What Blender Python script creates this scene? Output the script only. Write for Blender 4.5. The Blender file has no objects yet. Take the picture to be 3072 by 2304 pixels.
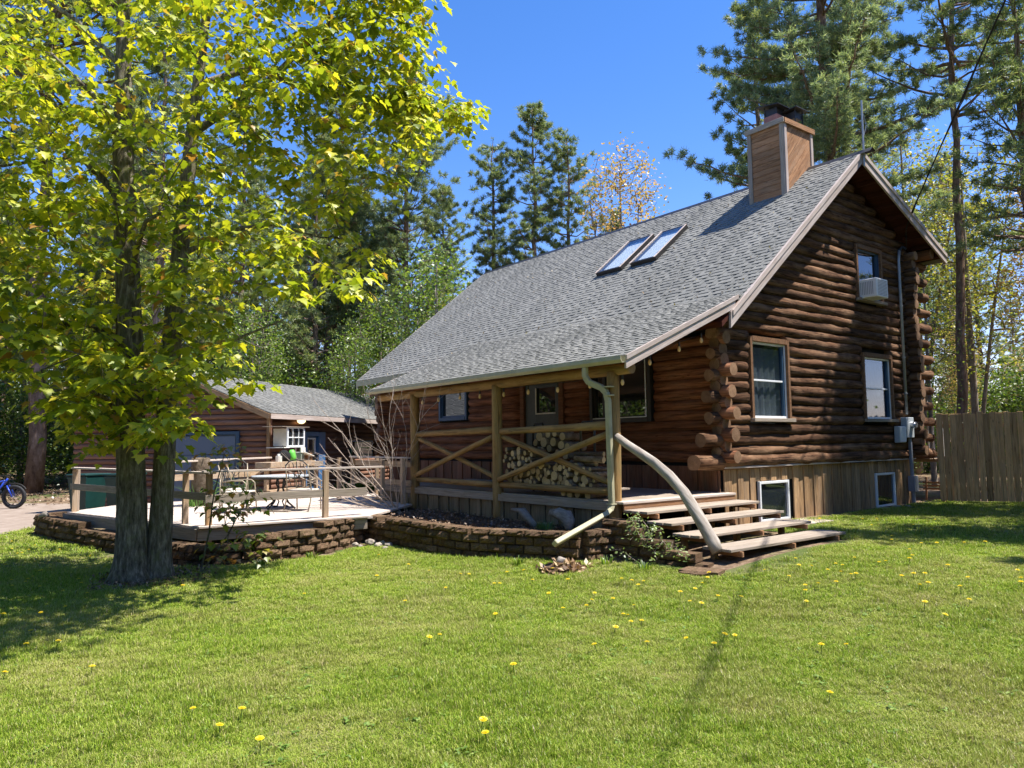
import bpy, math, random
import numpy as np
from mathutils import Vector, Matrix, noise
random.seed(7); rng = np.random.default_rng(7)
R = math.radians
scene = bpy.context.scene
COL = scene.collection

# ------------------------------------------------------------------ camera
cam_d = bpy.data.cameras.new("camera"); cam = bpy.data.objects.new("camera", cam_d); COL.objects.link(cam)
cam_d.sensor_width = 36; cam_d.lens = 26.06; cam_d.clip_start = .05; cam_d.clip_end = 900
cr = Vector((0.61059, 0.79185, -0.01239)); cu = Vector((0.06996, -0.03834, 0.99681)); cf = Vector((-0.78885, 0.60951, 0.07880))
cam.matrix_world = Matrix(((cr.x, cu.x, -cf.x, 8.7313), (cr.y, cu.y, -cf.y, -11.7311), (cr.z, cu.z, -cf.z, 1.62), (0, 0, 0, 1)))
scene.camera = cam
CAM = np.array([8.7313, -11.7311, 1.62])

# ------------------------------------------------------------------ light
SUN = Vector((.86, .88, 2.60)).normalized()
world = bpy.data.worlds.new("World"); scene.world = world; world.use_nodes = True
wn = world.node_tree; wn.nodes.clear()
sky = wn.nodes.new("ShaderNodeTexSky"); sky.sky_type = 'NISHITA'; sky.sun_disc = False
sky.sun_elevation = math.asin(SUN.z); sky.sun_rotation = math.atan2(SUN.x, SUN.y)
sky.air_density = 1.0; sky.dust_density = .2; sky.ozone_density = 2.2; sky.altitude = 300
hsv = wn.nodes.new("ShaderNodeHueSaturation"); hsv.inputs['Saturation'].default_value = 1.32
bg = wn.nodes.new("ShaderNodeBackground"); bg.inputs[1].default_value = .112
wo = wn.nodes.new("ShaderNodeOutputWorld")
wn.links.new(sky.outputs[0], hsv.inputs['Color']); tint = wn.nodes.new('ShaderNodeVectorMath'); tint.operation = 'MULTIPLY'; tint.inputs[1].default_value = (1.25, .98, 1.12); wn.links.new(hsv.outputs[0], tint.inputs[0]); wn.links.new(tint.outputs[0], bg.inputs[0]); wn.links.new(bg.outputs[0], wo.inputs[0])
sun_d = bpy.data.lights.new("sun", 'SUN'); sun_d.energy = 5.0; sun_d.angle = R(.53); sun_d.color = (1, .955, .88)
sun = bpy.data.objects.new("sun", sun_d); COL.objects.link(sun)
sun.rotation_euler = SUN.to_track_quat('Z', 'Y').to_euler(); sun.location = (20, 20, 60)
vs = scene.view_settings; vs.view_transform = 'Standard'; vs.look = 'None'; vs.gamma = 1; vs.use_curve_mapping = False
vs.exposure = 1.05
scene.cycles.max_bounces = 8; scene.cycles.transparent_max_bounces = 12; scene.cycles.diffuse_bounces = 4
scene.cycles.use_denoising = True

# ------------------------------------------------------------------ helpers
WM = {}
def mesh(name, v, f, mats=(), fm=None, smooth=False):
    me = bpy.data.meshes.new(name); me.from_pydata([tuple(p) for p in v], [], [tuple(int(i) for i in q) for q in f])
    for m in mats: me.materials.append(m)
    if fm is not None: me.polygons.foreach_set('material_index', np.asarray(fm, dtype=np.int32))
    if smooth: me.polygons.foreach_set('use_smooth', np.ones(len(f), dtype=bool))
    me.update(); return me
def fast_mesh(name, V, F, mats=(), fm=None, smooth=False):
    """V (n,3) array, F (m,k) array of equal-sized faces"""
    me = bpy.data.meshes.new(name); V = np.asarray(V, dtype=np.float32); F = np.asarray(F, dtype=np.int32)
    m, k = F.shape
    me.vertices.add(len(V)); me.vertices.foreach_set('co', V.ravel())
    me.loops.add(m * k); me.loops.foreach_set('vertex_index', F.ravel())
    me.polygons.add(m); me.polygons.foreach_set('loop_start', np.arange(m, dtype=np.int32) * k)
    for mt in mats: me.materials.append(mt)
    if fm is not None: me.polygons.foreach_set('material_index', np.asarray(fm, dtype=np.int32))
    if smooth: me.polygons.foreach_set('use_smooth', np.ones(m, dtype=bool))
    me.update(calc_edges=True); return me
def link(name, me, parent=None, M=None):
    o = bpy.data.objects.new(name, me); COL.objects.link(o)
    M = M or Matrix.Identity(4); WM[o.name] = M
    if parent is not None:
        o.parent = parent; o.matrix_parent_inverse = WM[parent.name].inverted()
    o.matrix_basis = M
    return o
def tag(o, label=None, cat=None, group=None, kind=None):
    if label: o['label'] = label
    if cat: o['category'] = cat
    if group: o['group'] = group
    if kind: o['kind'] = kind
    return o
def thing(name, loc, label, cat, group=None):
    return tag(link(name, None, None, Matrix.Translation(loc)), label, cat, group)
def frame(o, x, up=(0, 0, 1)):
    x = Vector(x).normalized(); up = Vector(up)
    if abs(x.dot(up.normalized())) > .995: up = Vector((0, 1, 0)) if abs(x.y) < .9 else Vector((1, 0, 0))
    y = up.cross(x).normalized(); z = x.cross(y)
    return Matrix(((x.x, y.x, z.x, o[0]), (x.y, y.y, z.y, o[1]), (x.z, y.z, z.z, o[2]), (0, 0, 0, 1)))
def boxvf(sx, sy, sz, c=.004):
    h = (sx / 2, sy / 2, sz / 2); c = min(c, min(h) * .45); V = []; idx = {}
    for a in (-1, 1):
        for b in (-1, 1):
            for d in (-1, 1):
                s = (a, b, d)
                for k in range(3):
                    p = [s[i] * (h[i] - (0 if i == k else c)) for i in range(3)]
                    idx[(a, b, d, k)] = len(V); V.append(p)
    F = []
    def q(l): F.append(l)
    for k in range(3):
        i, j = [(1, 2), (2, 0), (0, 1)][k]
        for s in (-1, 1):
            l = []
            for (u, w) in ((-1, -1), (1, -1), (1, 1), (-1, 1)):
                t = [0, 0, 0]; t[k] = s; t[i] = u; t[j] = w; l.append(idx[(*t, k)])
            q(l if s > 0 else l[::-1])
    for k in range(3):   # edges along axis k
        i, j = [(1, 2), (2, 0), (0, 1)][k]
        for u in (-1, 1):
            for w in (-1, 1):
                t0 = [0, 0, 0]; t0[k] = -1; t0[i] = u; t0[j] = w; t1 = list(t0); t1[k] = 1
                l = [idx[(*t0, i)], idx[(*t1, i)], idx[(*t1, j)], idx[(*t0, j)]]
                q(l if u * w < 0 else l[::-1])
    for a in (-1, 1):
        for b in (-1, 1):
            for d in (-1, 1):
                l = [idx[(a, b, d, 0)], idx[(a, b, d, 1)], idx[(a, b, d, 2)]]
                q(l if a * b * d > 0 else l[::-1])
    return V, F
def board(name, p, q, w, h, m, parent=None, up=(0, 0, 1), c=.004, warp=0.0):
    p = Vector(p); q = Vector(q); d = q - p; L = d.length
    V, F = boxvf(L, w, h, c)
    if warp:
        ph = random.random() * 9
        V = [(x, y + warp * math.sin(x * 1.3 + ph), z + warp * .5 * math.sin(x * 1.7 + ph * 2)) for x, y, z in V]
    return link(name, mesh(name, V, F, (m,)), parent, frame((p + q) / 2, d, up))
def box(name, lo, hi, m, parent=None, c=.004):
    lo = Vector(lo); hi = Vector(hi); s = hi - lo
    V, F = boxvf(s.x, s.y, s.z, c); return link(name, mesh(name, V, F, (m,)), parent, Matrix.Translation((lo + hi) / 2))
class MB:
    """collects shapes for ONE object"""
    def __init__(s): s.v = []; s.f = []; s.m = []
    def add(s, V, F, mi=0, M=None):
        o = len(s.v)
        s.v += [tuple(M @ Vector(p)) if M is not None else tuple(p) for p in V]
        s.f += [tuple(i + o for i in q) for q in F]; s.m += [mi] * len(F)
    def box(s, lo, hi, mi=0, c=.003):
        lo = Vector(lo); hi = Vector(hi); d = hi - lo; V, F = boxvf(d.x, d.y, d.z, c); s.add(V, F, mi, Matrix.Translation((lo + hi) / 2))
    def beam(s, p, q, w, h, mi=0, up=(0, 0, 1), c=.003):
        p = Vector(p); q = Vector(q); V, F = boxvf((q - p).length, w, h, c); s.add(V, F, mi, frame((p + q) / 2, q - p, up))
    def tube(s, pts, r, n=8, mi=0, cap=True):
        V, F = tubevf(pts, r, n, cap); s.add(V, F, mi)
    def done(s, name, mats, parent=None, smooth=False, M=None):
        me = mesh(name, s.v, s.f, mats, s.m, smooth); return link(name, me, parent, M)
def tubevf(pts, r, n=8, cap=True):
    P = [Vector(p) for p in pts]; k = len(P)
    r = r if hasattr(r, '__len__') else [r] * k
    V = []; F = []; u = None
    for i in range(k):
        t = (P[min(i + 1, k - 1)] - P[max(i - 1, 0)])
        if t.length < 1e-9: t = Vector((0, 0, 1))
        t.normalize()
        if u is None:
            u = t.cross(Vector((0, 0, 1)))
            if u.length < .05: u = t.cross(Vector((0, 1, 0)))
        u = (u - t * u.dot(t)).normalized(); w = t.cross(u)
        for j in range(n):
            a = 2 * math.pi * j / n; V.append(P[i] + (u * math.cos(a) + w * math.sin(a)) * r[i])
    for i in range(k - 1):
        for j in range(n):
            j2 = (j + 1) % n; F.append((i * n + j, i * n + j2, (i + 1) * n + j2, (i + 1) * n + j))
    if cap:
        F.append(tuple(range(n))[::-1]); F.append(tuple((k - 1) * n + j for j in range(n)))
    return V, F
def logmesh(L, r, seed=0, n=12, wob=.05, taper=0.0, seg=.22, bend=0.0, mats=(), flat=0.0):
    """log along local X, side slot 0, end-grain slot 1"""
    k = max(2, int(L / seg)) + 1; V = []; F = []; fm = []
    for i in range(k):
        x = -L / 2 + L * i / (k - 1); t = i / (k - 1)
        cy = bend * math.sin(math.pi * t) + .25 * wob * r * noise.noise((x * .8, seed, 1)); cz = .3 * wob * r * noise.noise((x * .8, seed, 9))
        for j in range(n):
            a = 2 * math.pi * j / n
            rr = r * (1 + taper * (t - .5)) * (1 + wob * 1.6 * noise.noise((x * 1.5, math.cos(a) * .9 + seed, math.sin(a) * .9)) + wob * .8 * noise.noise((x * 5, math.cos(a) * 2 + seed, math.sin(a) * 2)))
            V.append((x, cy + math.cos(a) * rr, cz + math.sin(a) * rr * (1 - flat)))
    for i in range(k - 1):
        for j in range(n):
            j2 = (j + 1) % n; F.append((i * n + j, i * n + j2, (i + 1) * n + j2, (i + 1) * n + j)); fm.append(0)
    for e, s in ((0, -1), (k - 1, 1)):
        c = len(V); V.append((-L / 2 * -s * 1 + 0, 0, 0) if False else (s * (L / 2 + r * .04), 0, 0))
        for j in range(n):
            j2 = (j + 1) % n; F.append((e * n + j, e * n + j2, c) if s > 0 else (e * n + j2, e * n + j, c)); fm.append(1)
    me = mesh("log", V, F, mats, fm)
    sm = np.array([m == 0 for m in fm]); me.polygons.foreach_set('use_smooth', sm)
    return me
def log(name, p, q, r, mats, parent=None, seed=None, **kw):
    p = Vector(p); q = Vector(q)
    return link(name, logmesh((q - p).length, r, random.random() * 90 if seed is None else seed, mats=mats, **kw), parent, frame((p + q) / 2, q - p))
def clip_poly(P, n, d):
    """keep points with n.p <= d (2-D)"""
    out = []
    for i in range(len(P)):
        a, b = P[i], P[(i + 1) % len(P)]; da = n[0] * a[0] + n[1] * a[1] - d; db = n[0] * b[0] + n[1] * b[1] - d
        if da <= 0: out.append(a)
        if (da < 0) != (db < 0) and abs(da - db) > 1e-9:
            t = da / (da - db); out.append((a[0] + (b[0] - a[0]) * t, a[1] + (b[1] - a[1]) * t))
    return out
def prism(P, fn, d0, d1):
    """extrude 2-D polygon; fn(u,v,d)->3-D"""
    k = len(P); V = [fn(u, v, d0) for u, v in P] + [fn(u, v, d1) for u, v in P]
    F = [tuple(range(k))[::-1], tuple(range(k, 2 * k))] + [(i, (i + 1) % k, k + (i + 1) % k, k + i) for i in range(k)]
    return V, F
def centred(V):
    c = sum((Vector(p) for p in V), Vector()) / len(V); return [Vector(p) - c for p in V], c
def g(y):
    t = min(1, max(0, (-1 - y) / 5.5)); return -.3 * t * t * (3 - 2 * t)
def gnp(y):
    t = np.clip((-1 - y) / 5.5, 0, 1); return -.3 * t * t * (3 - 2 * t)

# ------------------------------------------------------------------ materials
def nodes(name):
    m = bpy.data.materials.new(name); m.use_nodes = True; nt = m.node_tree; nt.nodes.clear()
    out = nt.nodes.new("ShaderNodeOutputMaterial"); return m, nt, out
def N(nt, t, **kw):
    n = nt.nodes.new("ShaderNode" + t)
    for k, v in kw.items():
        if k in n.inputs: n.inputs[k].default_value = v
        else: setattr(n, k, v)
    return n
def ramp(nt, fac, stops, interp='LINEAR'):
    r = nt.nodes.new("ShaderNodeValToRGB"); r.color_ramp.interpolation = interp
    e = r.color_ramp.elements
    while len(e) < len(stops): e.new(.5)
    for el, (p, c) in zip(e, stops): el.position = p; el.color = (*c, 1)
    if fac is not None: nt.links.new(fac, r.inputs[0])
    return r
def mixc(nt, fac, a, b, mode='MIX'):
    m = nt.nodes.new("ShaderNodeMix"); m.data_type = 'RGBA'; m.blend_type = mode
    for s, v in ((0, fac), (6, a), (7, b)):
        if hasattr(v, 'links'): nt.links.new(v, m.inputs[s])
        elif s == 0: m.inputs[0].default_value = v
        else: m.inputs[s].default_value = (*v, 1)
    return m.outputs[2]
def objcoord(nt, scale=(1, 1, 1), rand=True):
    tc = N(nt, "TexCoord"); mp = N(nt, "Mapping"); mp.inputs['Scale'].default_value = scale
    nt.links.new(tc.outputs['Object'], mp.inputs[0])
    if rand:
        oi = N(nt, "ObjectInfo"); mu = nt.nodes.new("ShaderNodeVectorMath"); mu.operation = 'MULTIPLY_ADD'
        cb = N(nt, "CombineXYZ")
        for i in range(3): nt.links.new(oi.outputs['Random'], cb.inputs[i])
        nt.links.new(cb.outputs[0], mu.inputs[0]); mu.inputs[1].default_value = (37, 91, 53); mu.inputs[2].default_value = (0, 0, 0)
        nt.links.new(mu.outputs[0], mp.inputs['Location'])
    return mp.outputs[0]
def noise_t(nt, vec, scale, detail=4, rough=.6, dist=0):
    n = N(nt, "TexNoise"); n.inputs['Scale'].default_value = scale; n.inputs['Detail'].default_value = detail; n.inputs['Roughness'].default_value = rough; n.inputs['Distortion'].default_value = dist
    if vec is not None: nt.links.new(vec, n.inputs['Vector'])
    return n.outputs['Fac']
def principled(nt, out, col, rough=.8, bump=None, bstr=.3, bdist=.01, spec=.3, metal=0):
    p = N(nt, "BsdfPrincipled"); p.inputs['Roughness'].default_value = rough; p.inputs['Specular IOR Level'].default_value = spec; p.inputs['Metallic'].default_value = metal
    if hasattr(col, 'links'): nt.links.new(col, p.inputs['Base Color'])
    else: p.inputs['Base Color'].default_value = (*col, 1)
    if bump is not None:
        b = N(nt, "Bump"); b.inputs['Strength'].default_value = bstr; b.inputs['Distance'].default_value = bdist
        nt.links.new(bump, b.inputs['Height']); nt.links.new(b.outputs[0], p.inputs['Normal'])
    nt.links.new(p.outputs[0], out.inputs[0]); return p
def wood(name, c1, c2, c3, grain=(1.2, 14, 14), rough=.75, bstr=.4, var=.35, patch=.5, crack=0):
    """grain runs along local X; c1/c2 grain tones, c3 weathered patches; brightness varies per piece"""
    m, nt, out = nodes(name); v = objcoord(nt, grain); v2 = objcoord(nt, (.9, 3, 3))
    n1 = noise_t(nt, v, 2.2, 6, .65, .6); n2 = noise_t(nt, v2, 1.6, 4, .6)
    a = ramp(nt, n1, [(.28, c1), (.68, c2)]).outputs[0]
    f = ramp(nt, n2, [(.45, (0, 0, 0)), (.72, (patch,) * 3)]).outputs[0]
    c = mixc(nt, f, a, c3)
    oi = N(nt, "ObjectInfo"); r = ramp(nt, oi.outputs['Random'], [(0, (1 - var,) * 3), (1, (1 + var,) * 3)])
    r.color_ramp.elements[1].color = (1 + var, 1 + var, 1 + var, 1)
    c = mixc(nt, 1.0, c, r.outputs[0], 'MULTIPLY'); hgt = n1
    if crack:   # long drying checks and dark knots
        n3 = noise_t(nt, objcoord(nt, (grain[0] * .55, grain[1] * 2.2, grain[2] * 2.2)), 2.4, 3, .5, .3); cr_ = ramp(nt, n3, [(.60, (1,) * 3), (.65, (.25,) * 3)]).outputs[0]
        vo = N(nt, "TexVoronoi"); vo.inputs['Scale'].default_value = 2.6; nt.links.new(objcoord(nt, (1, 2.6, 2.6)), vo.inputs['Vector']); kn = ramp(nt, vo.outputs['Distance'], [(.05, (.2,) * 3), (.12, (1,) * 3)]).outputs[0]
        c = mixc(nt, crack, c, cr_, 'MULTIPLY'); c = mixc(nt, crack * .8, c, kn, 'MULTIPLY')
        mh = N(nt, "Math"); mh.operation = 'MULTIPLY_ADD'; nt.links.new(cr_, mh.inputs[0]); mh.inputs[1].default_value = 1.2; nt.links.new(n1, mh.inputs[2]); hgt = mh.outputs[0]
    principled(nt, out, c, rough, hgt, bstr, .012, .12); return m
def endgrain(name, c1, c2):
    m, nt, out = nodes(name); tc = N(nt, "TexCoord"); sp = N(nt, "SeparateXYZ"); nt.links.new(tc.outputs['Object'], sp.inputs[0])
    cb = N(nt, "CombineXYZ"); nt.links.new(sp.outputs[1], cb.inputs[0]); nt.links.new(sp.outputs[2], cb.inputs[1])
    w = N(nt, "TexWave"); w.wave_type = 'RINGS'; w.rings_direction = 'Z'; w.inputs['Scale'].default_value = 22; w.inputs['Distortion'].default_value = 2.5; w.inputs['Detail'].default_value = 3
    nt.links.new(cb.outputs[0], w.inputs[0]); n = noise_t(nt, objcoord(nt), 9, 4)
    f = N(nt, "Math"); f.operation = 'MULTIPLY'; nt.links.new(w.outputs[1], f.inputs[0]); nt.links.new(n, f.inputs[1])
    c = ramp(nt, f.outputs[0], [(.05, c1), (.6, c2)]).outputs[0]
    oi = N(nt, "ObjectInfo"); r = ramp(nt, oi.outputs['Random'], [(0, (.65,) * 3), (1, (1.15,) * 3)])
    c = mixc(nt, 1.0, c, r.outputs[0], 'MULTIPLY')
    principled(nt, out, c, .85, f.outputs[0], .3, .005); return m
def plain(name, col, rough=.5, var=.12, scale=8, spec=.4, metal=0, bump=.1):
    m, nt, out = nodes(name); n = noise_t(nt, objcoord(nt), scale, 5, .6)
    c = ramp(nt, n, [(.3, tuple(x * (1 - var) for x in col)), (.7, tuple(min(1, x * (1 + var)) for x in col))]).outputs[0]
    principled(nt, out, c, rough, n, bump, .004, spec, metal); return m
def stone(name, cols, scale=9, bstr=.8, moss=None, mossamt=.5, st=(1, 1, 1)):
    m, nt, out = nodes(name); v = objcoord(nt, st); n = noise_t(nt, v, scale, 8, .7); n2 = noise_t(nt, v, scale * 5, 5, .7)
    c = ramp(nt, n, [(.3, cols[0]), (.5, cols[1]), (.72, cols[2])]).outputs[0]
    oi = N(nt, "ObjectInfo"); r = ramp(nt, oi.outputs['Random'], [(0, (.6, .58, .56)), (.5, (1, .9, .82)), (1, (1.3, 1.25, 1.15))])
    c = mixc(nt, 1.0, c, r.outputs[0], 'MULTIPLY')
    if moss:
        n3 = noise_t(nt, objcoord(nt, (1, 1, 1)), 6, 6, .75); f = ramp(nt, n3, [(.5, (0,) * 3), (.66, (mossamt,) * 3)]).outputs[0]; c = mixc(nt, f, c, moss)
    ad = N(nt, "Math"); ad.operation = 'ADD'; nt.links.new(n, ad.inputs[0]); nt.links.new(n2, ad.inputs[1])
    principled(nt, out, c, .95, ad.outputs[0], bstr, .02, .1); return m
def leafmat(name, stops, trans=.45, tcol=1.25, gloss=.06):
    m, nt, out = nodes(name); ge = N(nt, "NewGeometry"); oi = N(nt, "ObjectInfo")
    ad = N(nt, "Math"); ad.operation = 'ADD'; nt.links.new(ge.outputs['Random Per Island'], ad.inputs[0]); nt.links.new(oi.outputs['Random'], ad.inputs[1])
    fr = N(nt, "Math"); fr.operation = 'FRACT'; nt.links.new(ad.outputs[0], fr.inputs[0])
    c = ramp(nt, fr.outputs[0], stops).outputs[0]
    d = N(nt, "BsdfDiffuse"); t = N(nt, "BsdfTranslucent"); gl = N(nt, "BsdfGlossy"); gl.inputs['Roughness'].default_value = .45
    tc = mixc(nt, 1.0, c, (tcol, tcol, tcol * .6), 'MULTIPLY')
    nt.links.new(c, d.inputs[0]); nt.links.new(tc, t.inputs[0])
    mx = N(nt, "MixShader"); mx.inputs[0].default_value = trans; nt.links.new(d.outputs[0], mx.inputs[1]); nt.links.new(t.outputs[0], mx.inputs[2])
    m2 = N(nt, "MixShader"); m2.inputs[0].default_value = gloss; nt.links.new(mx.outputs[0], m2.inputs[1]); nt.links.new(gl.outputs[0], m2.inputs[2])
    nt.links.new(m2.outputs[0], out.inputs[0]); return m
def glass(name, tint, opac, rough=.02, f0=.06):
    """window glass: a tinted see-through layer under a mirror-like surface"""
    m, nt, out = nodes(name); tr = N(nt, "BsdfTransparent"); tr.inputs[0].default_value = (*tint, 1)
    df = N(nt, "BsdfDiffuse"); df.inputs[0].default_value = (.02, .025, .03, 1)
    gl = N(nt, "BsdfGlossy"); gl.inputs['Roughness'].default_value = rough; gl.inputs[0].default_value = (.9, .93, 1, 1)
    mx = N(nt, "MixShader"); mx.inputs[0].default_value = opac; nt.links.new(tr.outputs[0], mx.inputs[1]); nt.links.new(df.outputs[0], mx.inputs[2])
    lwt = N(nt, "LayerWeight"); lwt.inputs[0].default_value = .5; pw = N(nt, "Math"); pw.operation = 'POWER'; pw.inputs[1].default_value = 4.0; nt.links.new(lwt.outputs['Facing'], pw.inputs[0])
    lw = N(nt, "Math"); lw.operation = 'MULTIPLY_ADD'; lw.inputs[1].default_value = .6; lw.inputs[2].default_value = f0; nt.links.new(pw.outputs[0], lw.inputs[0])
    m2 = N(nt, "MixShader"); nt.links.new(lw.outputs[0], m2.inputs[0]); nt.links.new(mx.outputs[0], m2.inputs[1]); nt.links.new(gl.outputs[0], m2.inputs[2])
    nt.links.new(m2.outputs[0], out.inputs[0]); return m

M_log = wood("log_stain_gable", (.022, .011, .007), (.155, .078, .042), (.36, .22, .13), (.7, 9, 9), .95, 1.0, .38, .45, .9)
M_logf = wood("log_stain_front", (.05, .02, .011), (.32, .135, .065), (.28, .15, .09), (.7, 10, 10), .8, .9, .3, .45, .8)
M_logend = endgrain("log_end_grain", (.14, .07, .035), (.42, .26, .15))
M_post = wood("peeled_pine_pole", (.2, .115, .045), (.42, .26, .11), (.17, .15, .07), (.9, 6, 6), .7, .5, .12, .6, .6)
M_postend = endgrain("pole_end_grain", (.2, .11, .05), (.5, .33, .17))
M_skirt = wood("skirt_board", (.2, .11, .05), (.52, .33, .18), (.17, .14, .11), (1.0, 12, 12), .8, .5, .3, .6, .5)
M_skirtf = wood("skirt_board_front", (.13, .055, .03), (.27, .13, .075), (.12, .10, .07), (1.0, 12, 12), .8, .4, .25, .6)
M_casing = wood("brown_window_casing", (.10, .05, .026), (.26, .14, .075), (.16, .11, .07), (1, 12, 12), .75, .4, .1)
M_pskirt = wood("porch_skirt_wood", (.12, .09, .055), (.27, .2, .13), (.16, .15, .1), (1.0, 12, 12), .8, .4, .22, .6)
M_grey = wood("weathered_grey_board", (.19, .15, .115), (.42, .35, .28), (.32, .27, .23), (1.0, 18, 18), .85, .5, .14, .5)
M_deck = wood("deck_plank_wood", (.36, .29, .24), (.62, .53, .46), (.5, .44, .4), (1.0, 18, 18), .85, .4, .12, .5)
M_barge = wood("weathered_barge_board", (.34, .27, .23), (.58, .5, .46), (.4, .3, .24), (1.0, 16, 16), .8, .4, .08, .6)
M_rail = wood("deck_rail_lumber", (.26, .17, .10), (.5, .37, .25), (.42, .35, .29), (1.0, 14, 14), .8, .4, .18, .6)
M_fence = wood("cedar_fence_board", (.40, .21, .095), (.66, .40, .21), (.34, .24, .15), (1.0, 9, 9), .9, .4, .36, .5, .7)
M_chim = wood("cedar_chimney_siding", (.26, .125, .06), (.44, .24, .125), (.26, .18, .12), (1.4, 10, 10), .85, .5, .2, .6, .6)
M_garlog = wood("garage_siding", (.12, .055, .035), (.26, .14, .095), (.22, .15, .12), (.7, 9, 9), .78, .4, .15, .5)
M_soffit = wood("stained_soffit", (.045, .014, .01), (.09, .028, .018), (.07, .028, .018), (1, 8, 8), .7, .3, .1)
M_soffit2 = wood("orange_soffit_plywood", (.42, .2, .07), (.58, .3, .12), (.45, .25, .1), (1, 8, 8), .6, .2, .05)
M_bark = stone("maple_bark", [(.05, .042, .03), (.22, .2, .155), (.55, .52, .43)], 22, 1.0, (.16, .18, .06), .5, (1, 1, .22))
M_pbark = stone("pine_bark", [(.07, .05, .04), (.21, .155, .12), (.36, .29, .25)], 9, 1.0, st=(1, 1, .3))
M_greybark = stone("smooth_grey_bark", [(.12, .10, .085), (.22, .19, .165), (.33, .3, .27)], 4, .5)
M_block = stone("retaining_block_face", [(.05, .035, .026), (.19, .125, .085), (.36, .26, .19)], 12, 1.0, (.07, .08, .02), .8)
M_rock = stone("field_stone", [(.2, .19, .18), (.4, .38, .35), (.6, .57, .53)], 6, .6)
M_shingle, nt, out = nodes("asphalt_shingle")
_n = noise_t(nt, objcoord(nt), 30, 6, .8); _ge = N(nt, "NewGeometry"); _oi = N(nt, "ObjectInfo")
_a = N(nt, "Math"); _a.operation = 'ADD'; nt.links.new(_ge.outputs['Random Per Island'], _a.inputs[0]); nt.links.new(_oi.outputs['Random'], _a.inputs[1])
_f = N(nt, "Math"); _f.operation = 'FRACT'; nt.links.new(_a.outputs[0], _f.inputs[0])
_c = ramp(nt, _f.outputs[0], [(0, (.185, .185, .178)), (.5, (.21, .21, .2)), (1, (.235, .232, .22))]).outputs[0]
_c = mixc(nt, 1.0, _c, ramp(nt, _n, [(.3, (.82,) * 3), (.7, (1.15,) * 3)]).outputs[0], 'MULTIPLY')
_g = N(nt, "NewGeometry"); _mp = N(nt, "Mapping"); _mp.inputs['Scale'].default_value = (.9, .22, .22); nt.links.new(_g.outputs['Position'], _mp.inputs[0])
_s = noise_t(nt, _mp.outputs[0], 1.6, 5, .6); _c = mixc(nt, 1.0, _c, ramp(nt, _s, [(.32, (.80, .80, .78)), (.68, (1.1, 1.09, 1.06))]).outputs[0], 'MULTIPLY')
principled(nt, out, _c, .92, _n, .5, .004, .15)
M_gutter = plain("beige_painted_gutter", (.40, .37, .24), .45, .14, 5)
M_white = plain("white_vinyl", (.78, .79, .8), .35, .05)
M_offwhite = plain("worn_white_paint", (.72, .7, .64), .6, .12)
M_blue = plain("slate_blue_paint", (.05, .14, .30), .45, .12)
M_bluegrey = plain("blue_grey_garage_door", (.115, .15, .21), .5, .06, 2)
M_dblue = plain("dark_blue_clad_frame", (.035, .075, .13), .4, .1)
M_dark = plain("dark_bronze_metal", (.022, .02, .019), .45, .2, spec=.5)
M_black = plain("black_interior", (.008, .008, .008), .9, .1)
M_curtain = plain("white_curtain_cloth", (.24, .25, .26), .9, .06, 2)
M_pane = glass("gable_window_glass", (.8, .84, .86), .08)
M_dpane = glass("dark_window_glass", (.1, .11, .12), .9, .01, .12)
M_skyl = glass("skylight_glass", (.95, .97, .97), .03, .15, .03)
M_grey_metal = plain("galvanised_conduit", (.38, .39, .41), .4, .15, metal=.3)
M_meter = plain("grey_meter_enamel", (.42, .45, .47), .45, .1)
M_pink = plain("pink_flue_clay", (.36, .17, .14), .8, .2)
M_green = plain("green_bin_plastic", (.008, .042, .038), .45, .15)
M_bronze = plain("tan_metal_tube", (.30, .25, .18), .4, .1, metal=.2)
M_sling = plain("beige_sling_fabric", (.55, .5, .43), .8, .1)
M_bikeblue = plain("blue_bike_paint", (.02, .06, .42), .3, .1, spec=.6)
M_rubber = plain("black_rubber", (.02, .02, .022), .7, .15)
M_spoke = plain("bright_steel", (.6, .6, .62), .25, .05, metal=.8)
M_drift = wood("silver_driftwood", (.13, .11, .09), (.34, .3, .26), (.2, .17, .14), (2, 9, 9), .9, .6, .1)
M_hand = wood("silvered_curved_log", (.22, .18, .145), (.46, .41, .355), (.33, .28, .24), (1.2, 8, 8), .8, .8, .05)
M_fireb = stone("firewood_bark", [(.08, .06, .045), (.2, .16, .12), (.36, .31, .26)], 8, .8)
M_cut = endgrain("fresh_cut_end", (.36, .25, .12), (.68, .53, .33))
M_cable = plain("black_cable", (.01, .01, .01), .5)
M_dirt = stone("bare_soil", [(.10, .065, .04), (.2, .135, .09), (.3, .215, .15)], 5, .9)
M_mulch = stone("leaf_mulch", [(.03, .022, .016), (.08, .055, .04), (.16, .12, .09)], 14, 1.0)
M_drive = stone("worn_asphalt", [(.16, .125, .11), (.21, .175, .155), (.26, .22, .2)], 2.5, .3)

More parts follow.
